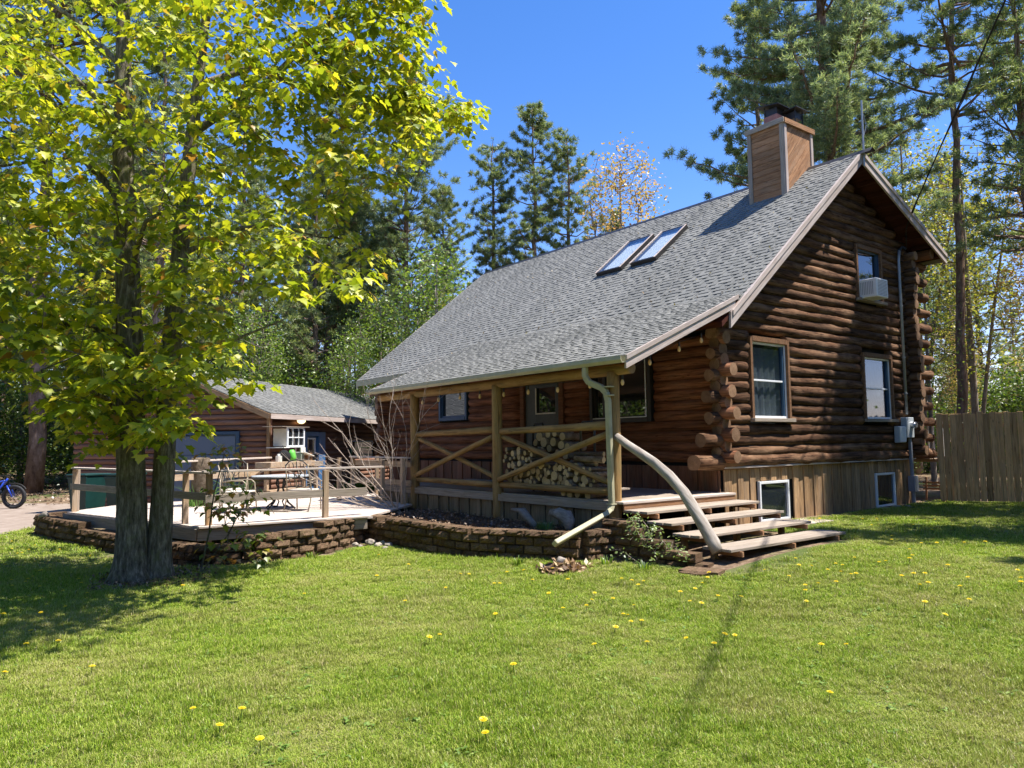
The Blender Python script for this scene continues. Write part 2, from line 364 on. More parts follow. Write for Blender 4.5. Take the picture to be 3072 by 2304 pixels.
# ------------------------------------------------------------------ ground
def ground_mat():
    m, nt, out = nodes("woodland_floor"); tc = N(nt, "NewGeometry"); v = tc.outputs['Position']
    a = noise_t(nt, v, .35, 6, .6); b = noise_t(nt, v, 9, 8, .75)
    c = ramp(nt, b, [(.3, (.07, .045, .028)), (.5, (.19, .13, .085)), (.7, (.34, .25, .175))]).outputs[0]
    c2 = ramp(nt, b, [(.3, (.03, .055, .015)), (.7, (.12, .18, .04))]).outputs[0]
    f = ramp(nt, a, [(.5, (0,) * 3), (.62, (.8,) * 3)]).outputs[0]
    principled(nt, out, mixc(nt, f, c, c2), .95, b, .7, .05, .1); return m
def lawn_mat():
    m, nt, out = nodes("lawn_soil_and_turf"); tc = N(nt, "NewGeometry"); v = tc.outputs['Position']
    a = noise_t(nt, v, .8, 6, .6); b = noise_t(nt, v, 45, 6, .8)
    c = ramp(nt, b, [(.3, (.035, .05, .014)), (.52, (.09, .125, .03)), (.72, (.2, .2, .08))]).outputs[0]
    c2 = ramp(nt, b, [(.3, (.08, .065, .035)), (.7, (.3, .25, .14))]).outputs[0]
    f = ramp(nt, a, [(.5, (0,) * 3), (.68, (.55,) * 3)]).outputs[0]
    principled(nt, out, mixc(nt, f, c, c2), .95, b, .8, .02, .1); return m
def sheet(name, xs, ys, zf, mat, inside=None, kind='structure'):
    V = [(x, y, zf(x, y)) for y in ys for x in xs]; nx = len(xs); F = []
    for j in range(len(ys) - 1):
        for i in range(nx - 1):
            if inside and not inside((xs[i] + xs[i + 1]) / 2, (ys[j] + ys[j + 1]) / 2): continue
            F.append((j * nx + i, j * nx + i + 1, (j + 1) * nx + i + 1, (j + 1) * nx + i))
    o = link(name, mesh(name, V, F, (mat,), smooth=True)); o['kind'] = kind; return o
def axis(lo, hi, dens): return list(np.concatenate([np.linspace(-420, lo - 8, 10), np.arange(lo, hi + 1e-6, dens), np.linspace(hi + 8, 420, 10)]))
def bump_z(x, y):
    far = max(0, math.hypot(x + 10, y - 5) - 30); return g(y) - .012 + min(6, far * .03) * (1 if far > 0 else 0)
sheet("ground", axis(-40, 30, 1.0), axis(-30, 30, 1.0), bump_z, ground_mat())
DRIVE = [(-13.2, -9.6), (-11.2, -10.75), (-8.0, -13.5), (-6, -40), (-34, -40), (-27, -12), (-22.6, -9.4), (-19.5, -6.6), (-17.2, -3.5), (-14.2, -6.8), (-12.4, -8.9)]
def inpoly(x, y, P=DRIVE):
    r = False; j = len(P) - 1
    for i in range(len(P)):
        if (P[i][1] > y) != (P[j][1] > y) and x < (P[j][0] - P[i][0]) * (y - P[i][1]) / (P[j][1] - P[i][1]) + P[i][0]: r = not r
        j = i
    return r
dv = [(x, y, g(y) + .008) for x, y in DRIVE]
drv = link("driveway", mesh("driveway", dv, [tuple(range(len(dv)))], (M_drive,))); drv['kind'] = 'structure'
LAWN = [(-12.9, -9.9), (-4.2, -9.1), (-3.3, -7.5), (-3.5, -6.2), (-4.4, -4.95), (-2.6, -5.05), (-1.3, -4.95), (-.4, -4.45), (.5, -3.9), (2.6, -3.6), (2.75, -.1), (.35, .2), (.3, 8.3), (6, 12.0), (40, 34), (40, -40), (-4, -40), (-8, -13.3), (-11.0, -10.8)]
lw = []
def lawn_in(x, y): return inpoly(x, y, LAWN)
sheet("lawn", list(np.arange(-14, 40, .5)), list(np.arange(-40, 30, .5)), lambda x, y: g(y) + .002, lawn_mat(), lawn_in)
# planting bed soil inside the low wall
def soil_in(x, y): return inpoly(x, y, [(-4.9, -5.0), (-2.6, -4.85), (-1.35, -4.75), (-.65, -4.35), (.3, -3.9), (.3, -2.9), (-6.8, -2.9), (-6.2, -4.0), (-5.2, -4.7)])
so = sheet("bed_soil", list(np.arange(-7, .6, .1)), list(np.arange(-5.2, -2.7, .1)), lambda x, y: .14 + .035 * noise.noise((x * 3, y * 3, 0)) + .02 * noise.noise((x * 9, y * 9, 4)), M_mulch, soil_in)

# ------------------------------------------------------------------ log cabin
ZR, YR = 8.134, 4.681; SL = .822; SB = .423; OX = .62; XL = -14.12; PY, PZ = -3.17, 2.975; PX0 = -8.19; PS = .435
cabin = thing("log_cabin", (-6.5, 3.8, 0), "dark brown log cabin with a grey shingle roof, chimney and front porch on peeled posts", "log cabin")
def zmain(y): return ZR - SL * (YR - y)
def zback(y): return ZR - SB * (y - YR)
# walls as parts with every log a sub-part
def zfrontface(y): return zmain(y) - .2
core_poly = [(.06, .4), (7.64, .4), (7.64, zback(7.64) - .25), (YR, ZR - .25), (.06, zmain(.06) - .2)]
V, F = prism(core_poly, lambda u, v, d: (d, u, v), -.06, -12.94)
gable = link("gable_wall", mesh("gable_wall", V, F, (M_black,)), cabin)
front = box("front_wall", (-12.9, .005, .3), (-.07, .09, 3.7), M_black, cabin)
HOLES_G = [(.86, 2.2, 1.98, 3.68), (5.24, 6.7, 2.0, 3.68), (5.18, 6.42, 4.86, 6.25)]
P = .205; RL = .118
def spans(lo, hi, z, holes):
    S = [(lo, hi)]
    for a, b, z0, z1 in holes:
        if z0 - .06 < z < z1 + .06:
            S2 = []
            for s, e in S:
                if e <= a or s >= b: S2.append((s, e)); continue
                if a - s > .1: S2.append((s, a))
                if e - b > .1: S2.append((b, e))
            S = S2
    return S
EXT = [.84, .16, .62, .12, .34, .12, .4, .14, .3, .13, .25, .12, .2]
for i in range(33):
    z = 1.205 + P * i
    yf = YR - (ZR - .28 - z) / SL; yb = YR + (ZR - .3 - z) / SB
    lo = -EXT[i] if i < len(EXT) and yf < -.3 else max(yf, .1)
    if i < len(EXT) and lo > -EXT[i] and yf < .1: lo = yf
    hi = (8.95 + random.uniform(-.08, .08) if i % 2 == 0 else 7.95) if yb > 8.7 else min(yb, 7.9)
    if hi - lo < .25: continue
    rr = RL * (1.22 if i == 0 else random.uniform(.94, 1.06))
    for s, e in spans(lo, hi, z, HOLES_G):
        log("log", (0, s, z), (0, e, z), rr, (M_log, M_logend), gable, wob=.15, taper=random.uniform(-.16, .16), seg=.16, n=14)
HOLES_F = [(-9.85, -8.3, 2.22, 3.3), (-5.98, -4.3, .5, 3.3), (-3.4, -1.55, 2.0, 3.5)]
EXF = [.36, .16, .34, .14, .38, .2, .3, .12, .34, .15, .12, .2, .12]
for i in range(12):
    z = 1.2 + P * .5 + P * i
    for s, e in spans(-13.0 - random.choice((.35, .5)), EXF[i], z, HOLES_F):
        log("log", (s, 0, z), (e, 0, z), RL * random.uniform(.95, 1.08), (M_logf, M_logend), front, wob=.07, taper=random.uniform(-.08, .08), seg=.3)
# stub ends of the cross walls at both far corners
backw = box("back_wall", (-12.9, 7.65, .3), (-.1, 7.72, 6.3), M_black, cabin)
for i in range(25):
    z = 1.2 + P * .5 + P * i
    log("log", (-.6, 7.72, z), (.34 + random.uniform(-.06, .06), 7.72, z), RL, (M_log, M_logend), backw, wob=.08)
leftw = box("left_wall", (-13.0, .1, .3), (-12.9, 7.6, 3.7), M_black, cabin)
for i in range(12):
    z = 1.2 + P * i
    log("log", (-13.0, -.42 - random.uniform(0, .12), z), (-13.0, .9, z), RL, (M_logf, M_logend), leftw, wob=.08)
# foundation skirt: vertical boards, gable side
skirt = box("skirt_wall", (-.08, .02, -.1), (-.02, 7.66, 1.08), M_black, cabin)
y = .01; k = 0
while y < 7.7:
    w = random.uniform(.17, .24); y1 = min(y + w, 7.72)
    zb, zt = 0.0, 1.08
    segs = [(-.05, 1.08)]
    for a, b in ((1.1, 2.13), (5.76, 6.69)):
        if y1 > a and y < b: segs = [(.8, 1.08)]
    for z0, z1 in segs:
        off = .0 if k % 2 else .022
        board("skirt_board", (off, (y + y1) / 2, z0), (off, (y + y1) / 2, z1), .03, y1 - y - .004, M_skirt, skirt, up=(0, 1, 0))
    y = y1; k += 1
board("sill_cap", (.03, -.04, 1.095), (.03, 7.75, 1.095), .15, .035, M_barge, cabin)
# vertical boards along the front wall behind the porch
skf = box("skirt_wall", (-12.9, -.05, -.1), (-.1, 0, 1.1), M_black, cabin)
x = -12.9; k = 0
while x < -.02:
    w = random.uniform(.19, .27); x1 = min(x + w, 0.0)
    off = -.065 if k % 2 else -.09
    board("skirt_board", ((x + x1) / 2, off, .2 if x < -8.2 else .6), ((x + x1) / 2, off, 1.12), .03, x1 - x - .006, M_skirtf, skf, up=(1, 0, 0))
    x = x1; k += 1
# --- roof
def roofslab(name, y0, y1, zf, x0, x1, t, m, parent):
    V = [(x, y, zf(y) - dz) for x in (x0, x1) for y, dz in ((y0, 0), (y1, 0), (y1, t), (y0, t))]
    F = [(0, 1, 2, 3), (7, 6, 5, 4), (0, 4, 5, 1), (1, 5, 6, 2), (2, 6, 7, 3), (3, 7, 4, 0)]
    V, c = centred(V); return link(name, mesh(name, V, F, (m,)), parent, Matrix.Translation(c))
YE = -.655
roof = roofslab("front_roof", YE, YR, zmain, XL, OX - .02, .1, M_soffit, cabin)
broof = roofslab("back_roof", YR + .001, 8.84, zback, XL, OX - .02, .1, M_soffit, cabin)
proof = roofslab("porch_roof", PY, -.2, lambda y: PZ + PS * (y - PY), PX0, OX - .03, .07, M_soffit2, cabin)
# shingles
def shingle_variants():
    out_ = []
    for s in range(7):
        V = []; F = []
        def slab(x0, x1, yl, yh, zl, zh, b):
            o = len(V)
            V.extend([(x0, yl, b), (x1, yl, b), (x1, yh, b), (x0, yh, b), (x0, yl, zl), (x1, yl, zl), (x1, yh, zh), (x0, yh, zh)])
            F.extend([(o + 4, o + 5, o + 6, o + 7), (o, o + 1, o + 5, o + 4), (o + 1, o + 2, o + 6, o + 5), (o + 3, o, o + 4, o + 7)])
        slab(0, 1.0, 0, .2, .010, .001, -.002)
        x = random.uniform(0, .1)
        while x < .96:
            w = random.uniform(.14, .34); x1 = min(x + w, 1.0)
            slab(x, x1, random.uniform(-.008, .004), .150, .022, .010, .001)
            x = x1 + random.uniform(.04, .14)
        out_.append((V, F))
    return out_
SHV = shingle_variants()
SHM = [mesh("shingle", V, F, (M_shingle,)) for V, F in SHV]
def lay_shingles(parent, origin, xdir, upd, nrm, width, runs, expo, nsingle, limit=None):
    """runs: courses from the eave up; the nearest nsingle become parts, the rest one joined part"""
    Pl = []
    for r in range(runs):
        x = -random.uniform(.0, .9)
        while x < width:
            o = Vector(origin) + Vector(xdir) * x + Vector(upd) * (expo * r)
            if x < 0: sx, o2 = 1 + x, Vector(origin) + Vector(upd) * (expo * r)
            else: sx, o2 = min(1, width - x), o
            if sx > .05 and not (limit and limit(o2, sx)): Pl.append((o2, sx, random.randrange(7)))
            x += 1.0
    cp = Vector(CAM); Pl.sort(key=lambda t: (t[0] - cp).length)
    X = Vector(xdir).normalized(); Y = Vector(upd).normalized(); Z = Vector(nrm).normalized()
    def mat(o, sx): return Matrix(((X.x * sx, Y.x, Z.x, o.x), (X.y * sx, Y.y, Z.y, o.y), (X.z * sx, Y.z, Z.z, o.z), (0, 0, 0, 1)))
    for o, sx, v in Pl[:nsingle]: link("shingle", SHM[v], parent, mat(o + Z * .004, sx))
    mb = MB()
    for o, sx, v in Pl[nsingle:]: mb.add(SHV[v][0], SHV[v][1], 0, mat(o + Z * .004, sx))
    if mb.v:
        q = mb.done("shingle_courses", (M_shingle,), parent); q['kind'] = 'stuff'
cs = 1 / math.sqrt(1 + SL * SL); up_m = (0, cs, SL * cs); n_m = (0, -SL * cs, cs); Lm = (YR - YE) / cs
def lim_main(o, sx): return o.x > PX0 - .2 and o.y < -.22
lay_shingles(roof, (XL, YE - .02, zmain(YE - .02)), (1, 0, 0), up_m, n_m, OX - XL, int(Lm / .142) + 0, .142, 250, lim_main)
csp = 1 / math.sqrt(1 + PS * PS); Lp = (-.12 - PY) / csp
lay_shingles(proof, (PX0, PY - .02, PZ - .009), (1, 0, 0), (0, csp, PS * csp), (0, -PS * csp, csp), OX - PX0, int(Lp / .142) + 1, .142, 216)
csb = 1 / math.sqrt(1 + SB * SB)
lay_shingles(broof, (OX, 8.85, zback(8.85)), (-1, 0, 0), (0, -csb, SB * csb), (0, SB * csb, csb), OX - XL, 28, .16, 0)
# ridge cap, drip and barge boards
for x in np.arange(XL, OX, .3):
    V = [(x, YR - .13, ZR - .085), (x + .31, YR - .13, ZR - .085), (x + .31, YR, ZR + .035), (x, YR, ZR + .035), (x + .31, YR + .13, ZR - .035), (x, YR + .13, ZR - .035)]
    F = [(0, 1, 2, 3), (3, 2, 4, 5)]
    V, c = centred(V); link("ridge_cap", mesh("ridge_cap", V, F, (M_dark,)), roof, Matrix.Translation(c))
def rake(name, x, y0, y1, zf, hh, th, m, drop=0.0, parent=cabin, plumb0=0, plumb1=0):
    V = [(x + dx, y, zf(y) + dz) for dx in (0, th) for y, dz in ((y0, .015 - drop), (y1, .015 - drop), (y1 + plumb1, -hh - drop), (y0 + plumb0, -hh - drop))]
    F = [(0, 1, 2, 3)[::-1], (4, 5, 6, 7), (0, 4, 7, 3)[::-1], (1, 5, 6, 2), (0, 1, 5, 4), (3, 2, 6, 7)[::-1]]
    V = [Vector(v) for v in V]; c = sum(V, Vector()) / 8; d = (V[1] - V[0]).normalized(); Mx = frame(c, d); Mi = Mx.inverted()
    return link(name, mesh(name, [Mi @ v for v in V], F, (m,)), parent, Mx)
rake("barge_board", OX - .02, -.44, YR, zmain, .27, .045, M_barge, plumb0=-.02)
rake("barge_board", OX - .02, YR + .002, 8.86, zback, .25, .045, M_barge)
rake("barge_trim", OX + .026, -.40, YR, zmain, .09, .022, M_barge)
rake("barge_trim", OX + .026, YR + .002, 8.87, zback, .08, .022, M_barge)
rake("porch_barge_board", OX - .028, PY - .02, -.28, lambda y: PZ + PS * (y - PY), .20, .04, M_barge)
rake("porch_barge_trim", OX + .013, PY - .02, -.20, lambda y: PZ + PS * (y - PY), .06, .02, M_barge)
rake("porch_barge_board", PX0 - .03, PY - .02, -1.0, lambda y: PZ + PS * (y - PY), .18, .04, M_barge)
rake("barge_board", XL - .03, YE, YR, zmain, .22, .045, M_barge)
board("eave_fascia", (XL, YE - .02, zmain(YE) - .1), (PX0 - .1, YE - .02, zmain(YE) - .1), .035, .17, M_gutter, cabin)
board("back_fascia", (XL, 8.86, zback(8.86) - .1), (OX - .03, 8.86, zback(8.86) - .1), .035, .2, M_barge, cabin)
# purlin logs under the back overhang and orange soffit triangle
log("purlin", (-1, 8.35, zback(8.35) - .25), (.5, 8.35, zback(8.35) - .25), .13, (M_logf, M_logend), cabin)
log("purlin", (-1, YR, ZR - .3), (.45, YR, ZR - .3), .12, (M_log, M_logend), cabin)
log("purlin", (-1, 2.1, zmain(2.1) - .3), (.42, 2.1, zmain(2.1) - .3), .11, (M_log, M_logend), cabin)
for yy in (.3, 1.2, 3.0, 3.9):
    board("soffit_board", (.12, yy, zmain(yy) - .12), (.6, yy, zmain(yy) - .12), .12, .02, M_soffit, cabin, up=n_m)
for yy in np.arange(5.0, 8.8, .45):
    board("lookout_rafter", (.1, yy, zback(yy) - .16), (.59, yy, zback(yy) - .16), .05, .1, M_soffit, cabin)
# antenna mast on the ridge end
mast = MB(); mast.tube([(OX + .06, YR, ZR - .35), (OX + .06, YR + .02, 9.33)], .022, 8); mast.tube([(OX + .09, YR + .03, 9.0), (OX + .1, YR + .1, 8.75), (OX + .08, YR + .02, 8.5)], .006, 5)
mast.done("mast", (M_grey_metal,), cabin)
# chimney
CX0, CX1, CY0, CY1, CZ = -1.64, -.68, 3.67, 4.90, 9.16
chim = box("chimney", (CX0 + .02, CY0 + .02, 6.7), (CX1 - .02, CY1 - .02, CZ - .05), M_black, cabin)
z = zmain(CY0) + .02
while z < CZ - .12:
    board("siding_board", (CX0 + .05, CY0 + .012, z + .07), (CX1 - .05, CY0 + .012, z + .07), .02, .142, M_chim, chim, c=.008); z += .148
# diagonal boards on the side that faces the gable end
facep = [(CY0 + .05, zmain(CY0) + .04), (YR, ZR + .0), (CY1 - .04, ZR - .08), (CY1 - .04, CZ - .08), (CY0 + .05, CZ - .08)]
nd = (-.74, .67)
for k in range(-30, 30):
    d0 = k * .125 + 4.0
    Q = clip_poly(facep, nd, d0 + .119); Q = clip_poly(Q, (-nd[0], -nd[1]), -d0) if len(Q) > 2 else []
    if len(Q) < 3: continue
    V, F = prism(Q, lambda u, v, d: (d, u, v), CX1 - .018, CX1 + .004)
    V, c = centred(V); Mx = frame(c, (0, .67, .74)); Mi = Mx.to_3x3().inverted()
    link("siding_board", mesh("siding_board", [Mi @ v for v in V], F, (M_chim,)), chim, Mx)
for (cx, cy) in ((CX0, CY0), (CX1, CY0), (CX1, CY1)):
    sx = 1 if cx > -1 else -1; sy = 1 if cy > 4.2 else -1; zb = zmain(min(cy, YR)) - .03
    board("corner_trim", (cx - sx * .045, cy + sy * .012, zb), (cx - sx * .045, cy + sy * .012, CZ - .1), .10, .03, M_grey, chim, up=(0, 1, 0))
    board("corner_trim", (cx + sx * .014, cy - sy * .05, zb), (cx + sx * .014, cy - sy * .05, CZ - .1), .03, .10, M_barge, chim, up=(0, 1, 0))
board("chimney_cap_trim", (CX0 - .05, CY0 - .04, CZ - .08), (CX1 + .045, CY0 - .04, CZ - .07), .035, .125, M_grey, chim)
board("chimney_cap_trim", (CX1 + .045, CY0 - .02, CZ - .08), (CX1 + .045, CY1 + .05, CZ - .07), .035, .125, M_chim, chim)
box("chimney_top", (CX0 - .04, CY0 - .02, CZ - .03), (CX1 + .03, CY1 + .04, CZ - .005), M_grey, chim)
box("flue_tile", (-1.4, 3.98, CZ - .01), (-1.02, 4.36, CZ + .32), M_pink, chim, c=.02)
for nm, (cx, cy), s, zz, tl in (("flue_cap", (-1.21, 4.17), .62, CZ + .55, .16), ("flue_cap", (-.92, 4.5), .5, CZ + .42, -.1)):
    mb = MB(); h = s / 2
    for a in (-1, 1):
        for b in (-1, 1): mb.beam((cx + a * .16, cy + b * .16, CZ + .0), (cx + a * .16, cy + b * .16, zz), .03, .01)
    T = Matrix.Translation((cx, cy, zz)) @ Matrix.Rotation(tl, 4, 'Y')
    mb.add([(-h, -h, 0), (h, -h, 0), (h, h, 0), (-h, h, 0), (-.05, -.05, .1), (.05, -.05, .1), (.05, .05, .1), (-.05, .05, .1), (-h, -h, -.02), (h, -h, -.02), (h, h, -.02), (-h, h, -.02)],
           [(0, 1, 5, 4), (1, 2, 6, 5), (2, 3, 7, 6), (3, 0, 4, 7), (4, 5, 6, 7), (8, 11, 10, 9), (0, 8, 9, 1), (1, 9, 10, 2), (2, 10, 11, 3), (3, 11, 8, 0)], 0, T)
    mb.box((cx - .15, cy - .15, CZ + .2), (cx + .15, cy + .15, zz - .05), 0)
    mb.done(nm, (M_dark,), chim)
# skylights
for x0, x1, y0, y1 in ((-5.36, -4.44, 2.1, 3.42), (-4.15, -3.3, 2.14, 3.40)):
    o = Vector(((x0 + x1) / 2, (y0 + y1) / 2, zmain((y0 + y1) / 2))); Mx = frame(o, (1, 0, 0), n_m); w = x1 - x0; l = (y1 - y0) / cs
    mb = MB()
    for a, b, c_, d in ((-w / 2, -w / 2 + .05, -l / 2, l / 2), (w / 2 - .05, w / 2, -l / 2, l / 2), (-w / 2 + .05, w / 2 - .05, -l / 2, -l / 2 + .06), (-w / 2 + .05, w / 2 - .05, l / 2 - .05, l / 2)):
        mb.box((a, c_, -.03), (b, d, .125))
    sk = mb.done("skylight", (M_dark,), cabin, M=Mx)
    mb = MB(); mb.box((-w / 2 + .052, -l / 2 + .062, .02), (w / 2 - .052, l / 2 - .052, .04)); mb.done("skylight_well", (plain("pale_blue_blind", (.7, .73, .73), .6),), sk, M=Mx)
    mb = MB(); mb.box((-w / 2 + .052, -l / 2 + .062, .112), (w / 2 - .052, l / 2 - .052, .12)); mb.done("pane", (M_skyl,), sk, M=Mx)
    mb = MB(); mb.box((-w / 2 - .01, -l / 2 - .02, .126), (-w / 2 + .04, l / 2, .14)); mb.box((w / 2 - .04, -l / 2 - .02, .126), (w / 2 + .01, l / 2, .14)); mb.done("flashing", (M_barge,), sk, M=Mx)
# --- windows in the gable wall
def gable_window(y0, y1, z0, z1, rail=True, curtain=True, blue=True):
    w = MB(); cw = .075
    w.box((-.06, y0, z0 + .07), (.145, y0 + cw, z1)); w.box((-.06, y1 - cw, z0 + .07), (.145, y1, z1)); w.box((-.06, y0 + cw, z1 - .09), (.15, y1 - cw, z1 + .01))
    win = w.done("window", (M_casing,), cabin)
    board("sill", (.12, y0 - .02, z0 + .035), (.12, y1 + .06, z0 + .035), .16, .07, M_grey, win)
    f = MB(); a, b, c_, d = y0 + cw, y1 - cw, z0 + .07, z1 - .09
    f.box((.0, a, c_), (.09, a + .035, d)); f.box((-.0, b - .035, c_), (.09, b, d)); f.box((0, a + .035, d - .04), (.09, b - .035, d)); f.box((0, a + .035, c_), (.09, b - .035, c_ + .05))
    f.done("frame", (M_white if rail else M_dblue,), win)
    if blue:
        f = MB(); f.box((.0, b - .1, c_ + .05), (.075, b - .036, d - .04)); f.done("sash", (M_dblue,), win)
    zm = (c_ + d) / 2 - .02
    if rail:
        f = MB(); f.box((.03, a + .036, zm), (.07, b - .1, zm + .035)); f.done("meeting_rail", (M_white,), win)
    f = MB(); f.box((.03, a + .036, c_ + .05), (.036, b - .036, d - .04)); f.done("pane", (M_pane if curtain else M_dpane,), win)
    if curtain:
        n = 40; V = []; F = []
        for i in range(n + 1):
            t = i / n; yy = a + .03 + (b - a - .06) * t; xx = -.028 + .016 * math.sin(t * 34) + .006 * math.sin(t * 71 + 1)
            V += [(xx, yy, c_ + .05), (xx, yy, d - .1)]
        F = [(2 * i, 2 * i + 2, 2 * i + 3, 2 * i + 1) for i in range(n)]
        link("curtain", mesh("curtain", V, F, (M_curtain,), smooth=True), win)
    return win
gable_window(.84, 2.2, 1.97, 3.66)
gable_window(5.25, 6.68, 2.0, 3.62)
w3 = gable_window(5.18, 6.42, 4.84, 6.2, rail=False, curtain=False)
# basement windows
for y0, y1 in ((1.1, 2.13), (5.76, 6.69)):
    w = MB(); w.box((.0, y0, .0), (.06, y0 + .05, .79)); w.box((0, y1 - .05, 0), (.06, y1, .79)); w.box((0, y0 + .05, .74), (.06, y1 - .05, .79)); w.box((0, y0 + .05, .0), (.06, y1 - .05, .04))
    wi = w.done("basement_window", (M_white,), cabin)
    w = MB(); w.box((.012, y0 + .05, .04), (.02, y1 - .05, .74)); w.done("pane", (M_dpane,), wi)
# front wall openings
def front_window(x0, x1, z0, z1, fm, split=None, cas=None):
    w = MB(); cw = .09
    w.box((x0, -.15, z0), (x0 + cw, 0.02, z1)); w.box((x1 - cw, -.15, z0), (x1, .02, z1)); w.box((x0 + cw, -.15, z1 - cw), (x1 - cw, .02, z1)); w.box((x0 + cw, -.16, z0), (x1 - cw, .02, z0 + cw))
    win = w.done("window", (cas or fm,), cabin)
    f = MB(); a, b, c_, d = x0 + cw, x1 - cw, z0 + cw, z1 - cw
    f.box((a, -.1, c_), (a + .04, -.02, d)); f.box((b - .04, -.1, c_), (b, -.02, d)); f.box((a + .04, -.1, c_), (b - .04, -.02, c_ + .05)); f.box((a + .04, -.1, d - .04), (b - .04, -.02, d))
    if split: f.box((split - .05, -.1, c_ + .05), (split + .05, -.02, d - .04))
    f.done("frame", (fm,), win)
    f = MB(); f.box((a + .04, -.05, c_ + .05), (b - .04, -.04, d - .04)); f.done("pane", (M_dpane,), win)
    return win
front_window(-9.8, -8.35, 2.27, 3.2, M_dblue)
bw = front_window(-3.42, -1.6, 2.02, 3.45, M_dark, split=-3.0)
f = MB(); f.box((-1.735, -.165, 2.12), (-1.715, -.15, 3.35)); f.box((-3.3, -.165, 2.115), (-1.735, -.15, 2.135)); f.done("screen_edge", (M_white,), bw)
d = MB(); d.box((-5.95, -.15, .66), (-5.8, .02, 3.2)); d.box((-4.48, -.15, .66), (-4.32, .02, 3.2)); d.box((-5.8, -.15, 3.05), (-4.48, .02, 3.2))
door = d.done("door", (M_skirtf,), cabin)
mb = MB(); mb.box((-5.5, -.1, .67), (-5.35, -.03, 3.04)); mb.box((-4.65, -.1, .67), (-4.5, -.03, 3.04)); mb.box((-5.35, -.1, .67), (-4.65, -.03, 2.3)); mb.box((-5.35, -.1, 2.95), (-4.65, -.03, 3.04)); mb.box((-5.79, -.09, .67), (-5.5, -.05, 3.04))
mb.done("door_leaf", (plain("dark_green_grey_door", (.06, .075, .075), .5),), door)
mb = MB(); mb.box((-5.35, -.06, 2.34), (-4.65, -.05, 2.95)); mb.done("pane", (M_dpane,), door)
mb = MB(); mb.box((-5.37, -.12, 2.3), (-4.63, -.1, 2.335)); mb.box((-5.37, -.12, 2.335), (-5.34, -.1, 2.95)); mb.done("glass_trim", (M_offwhite,), door)
# --- porch: floor, posts, rails
for i, y in enumerate(np.arange(-2.95, -.1, .145)):
    board("floor_board", (-8.2, y + .07, .625), (.26, y + .07, .625), .138, .035, M_grey, cabin)
board("porch_rim", (-8.2, -2.99, .55), (.05, -2.99, .55), .04, .13, M_grey, cabin)
board("step_nosing", (.24, -3.03, .628), (.24, -.06, .628), .2, .04, M_deck, cabin)
board("step_fascia", (.31, -3.0, .54), (.31, -.08, .54), .035, .14, M_chim, cabin)
x = -8.15; k = 0
while x < .0:
    w = random.uniform(.17, .24); x1 = min(x + w, .08); off = -2.93 if k % 2 else -2.955
    board("porch_skirt_board", ((x + x1) / 2, off, .02), ((x + x1) / 2, off, .49), .028, x1 - x - .012, M_pskirt, cabin, up=(1, 0, 0)); x = x1; k += 1
posts = [(-6.35, -2.95), (-3.13, -2.95), (.09, -2.95)]
for (x, y), z0 in zip(posts, (0, .05, .1)): log("porch_post", (x, y, z0), (x + random.uniform(-.02, .02), y, 2.76), .105, (M_post, M_postend), cabin, wob=.06)
log("porch_beam", (-8.1, -2.93, 2.78), (.5, -2.93, 2.80), .095, (M_post, M_postend), cabin, wob=.06)
for a, b in ((-6.27, -3.2), (-3.05, -.0)):
    log("top_rail", (a, -2.93, 1.84), (b, -2.93, 1.885), .065, (M_post, M_postend), cabin, wob=.09, taper=.15)
    log("bottom_rail", (a, -2.93, .80), (b, -2.93, .79), .062, (M_post, M_postend), cabin, wob=.09)
    log("brace", (a + .02, -2.90, 1.74), (b - .02, -2.90, .92), .052, (M_post, M_postend), cabin, wob=.08, bend=.02)
    log("brace", (a + .02, -2.99, .9), (b - .02, -2.99, 1.74), .055, (M_post, M_postend), cabin, wob=.08, bend=-.02)
# curved silver handrail log
hp = [(.18, -2.98, 1.70), (.44, -3.0, 1.56), (.75, -3.01, 1.42), (1.0, -3.02, 1.28), (1.3, -3.02, 1.09), (1.55, -3.02, .85), (1.74, -3.02, .62), (1.92, -3.02, .38), (2.06, -3.02, .16), (2.13, -3.02, .06)]
V, F = tubevf(hp, [.062, .068, .072, .074, .08, .083, .085, .088, .09, .085], 14)
V = [Vector(v) * 1.0 + Vector((noise.noise((v.x * 6, v.y * 6, v.z * 6)), noise.noise((v.x * 6, v.y * 6, v.z * 6 + 9)), noise.noise((v.x * 5, 3, v.z * 5)))) * .022 for v in V]
V, c = centred(V); Mx = frame(c, (1.95, 0, -1.64)); Mi = Mx.to_3x3().inverted()
link("handrail_log", mesh("handrail_log", [Mi @ v for v in V], F, (M_hand,), smooth=True), cabin, Mx)
# gutter and downspout
mb = MB(); prof = [(0, 0), (0, -.11), (-.09, -.12), (-.125, -.07), (-.115, -.0), (-.105, -.0), (-.11, -.06), (-.085, -.105), (-.01, -.1), (-.01, 0)]
V, F = prism(prof, lambda u, v, dd: (dd, PY - .012 + u, PZ - .0 + v), PX0, OX + .0); mb.add(V, F)
gut = mb.done("gutter", (M_gutter,), cabin)
def rect_tube(mb, pts, w, h, up=(0, 1, 0)):
    for a, b in zip(pts[:-1], pts[1:]): mb.beam(a, Vector(b) + (Vector(b) - Vector(a)).normalized() * .015, w, h, 0, up, c=.01)
mb = MB(); rect_tube(mb, [(-.27, -3.23, 2.86), (-.27, -3.23, 2.70), (-.20, -3.21, 2.60), (.02, -3.14, 2.50), (.10, -3.12, 2.42), (.13, -3.11, 2.28), (.16, -3.11, .60), (.18, -3.17, .52), (.22, -3.32, .46), (.50, -4.62, .16)], .10, .075)
for z in (2.36, 2.5, .6): mb.box((.09, -3.17, z), (.22, -3.05, z + .02))
mb.done("downspout", (M_gutter,), cabin)
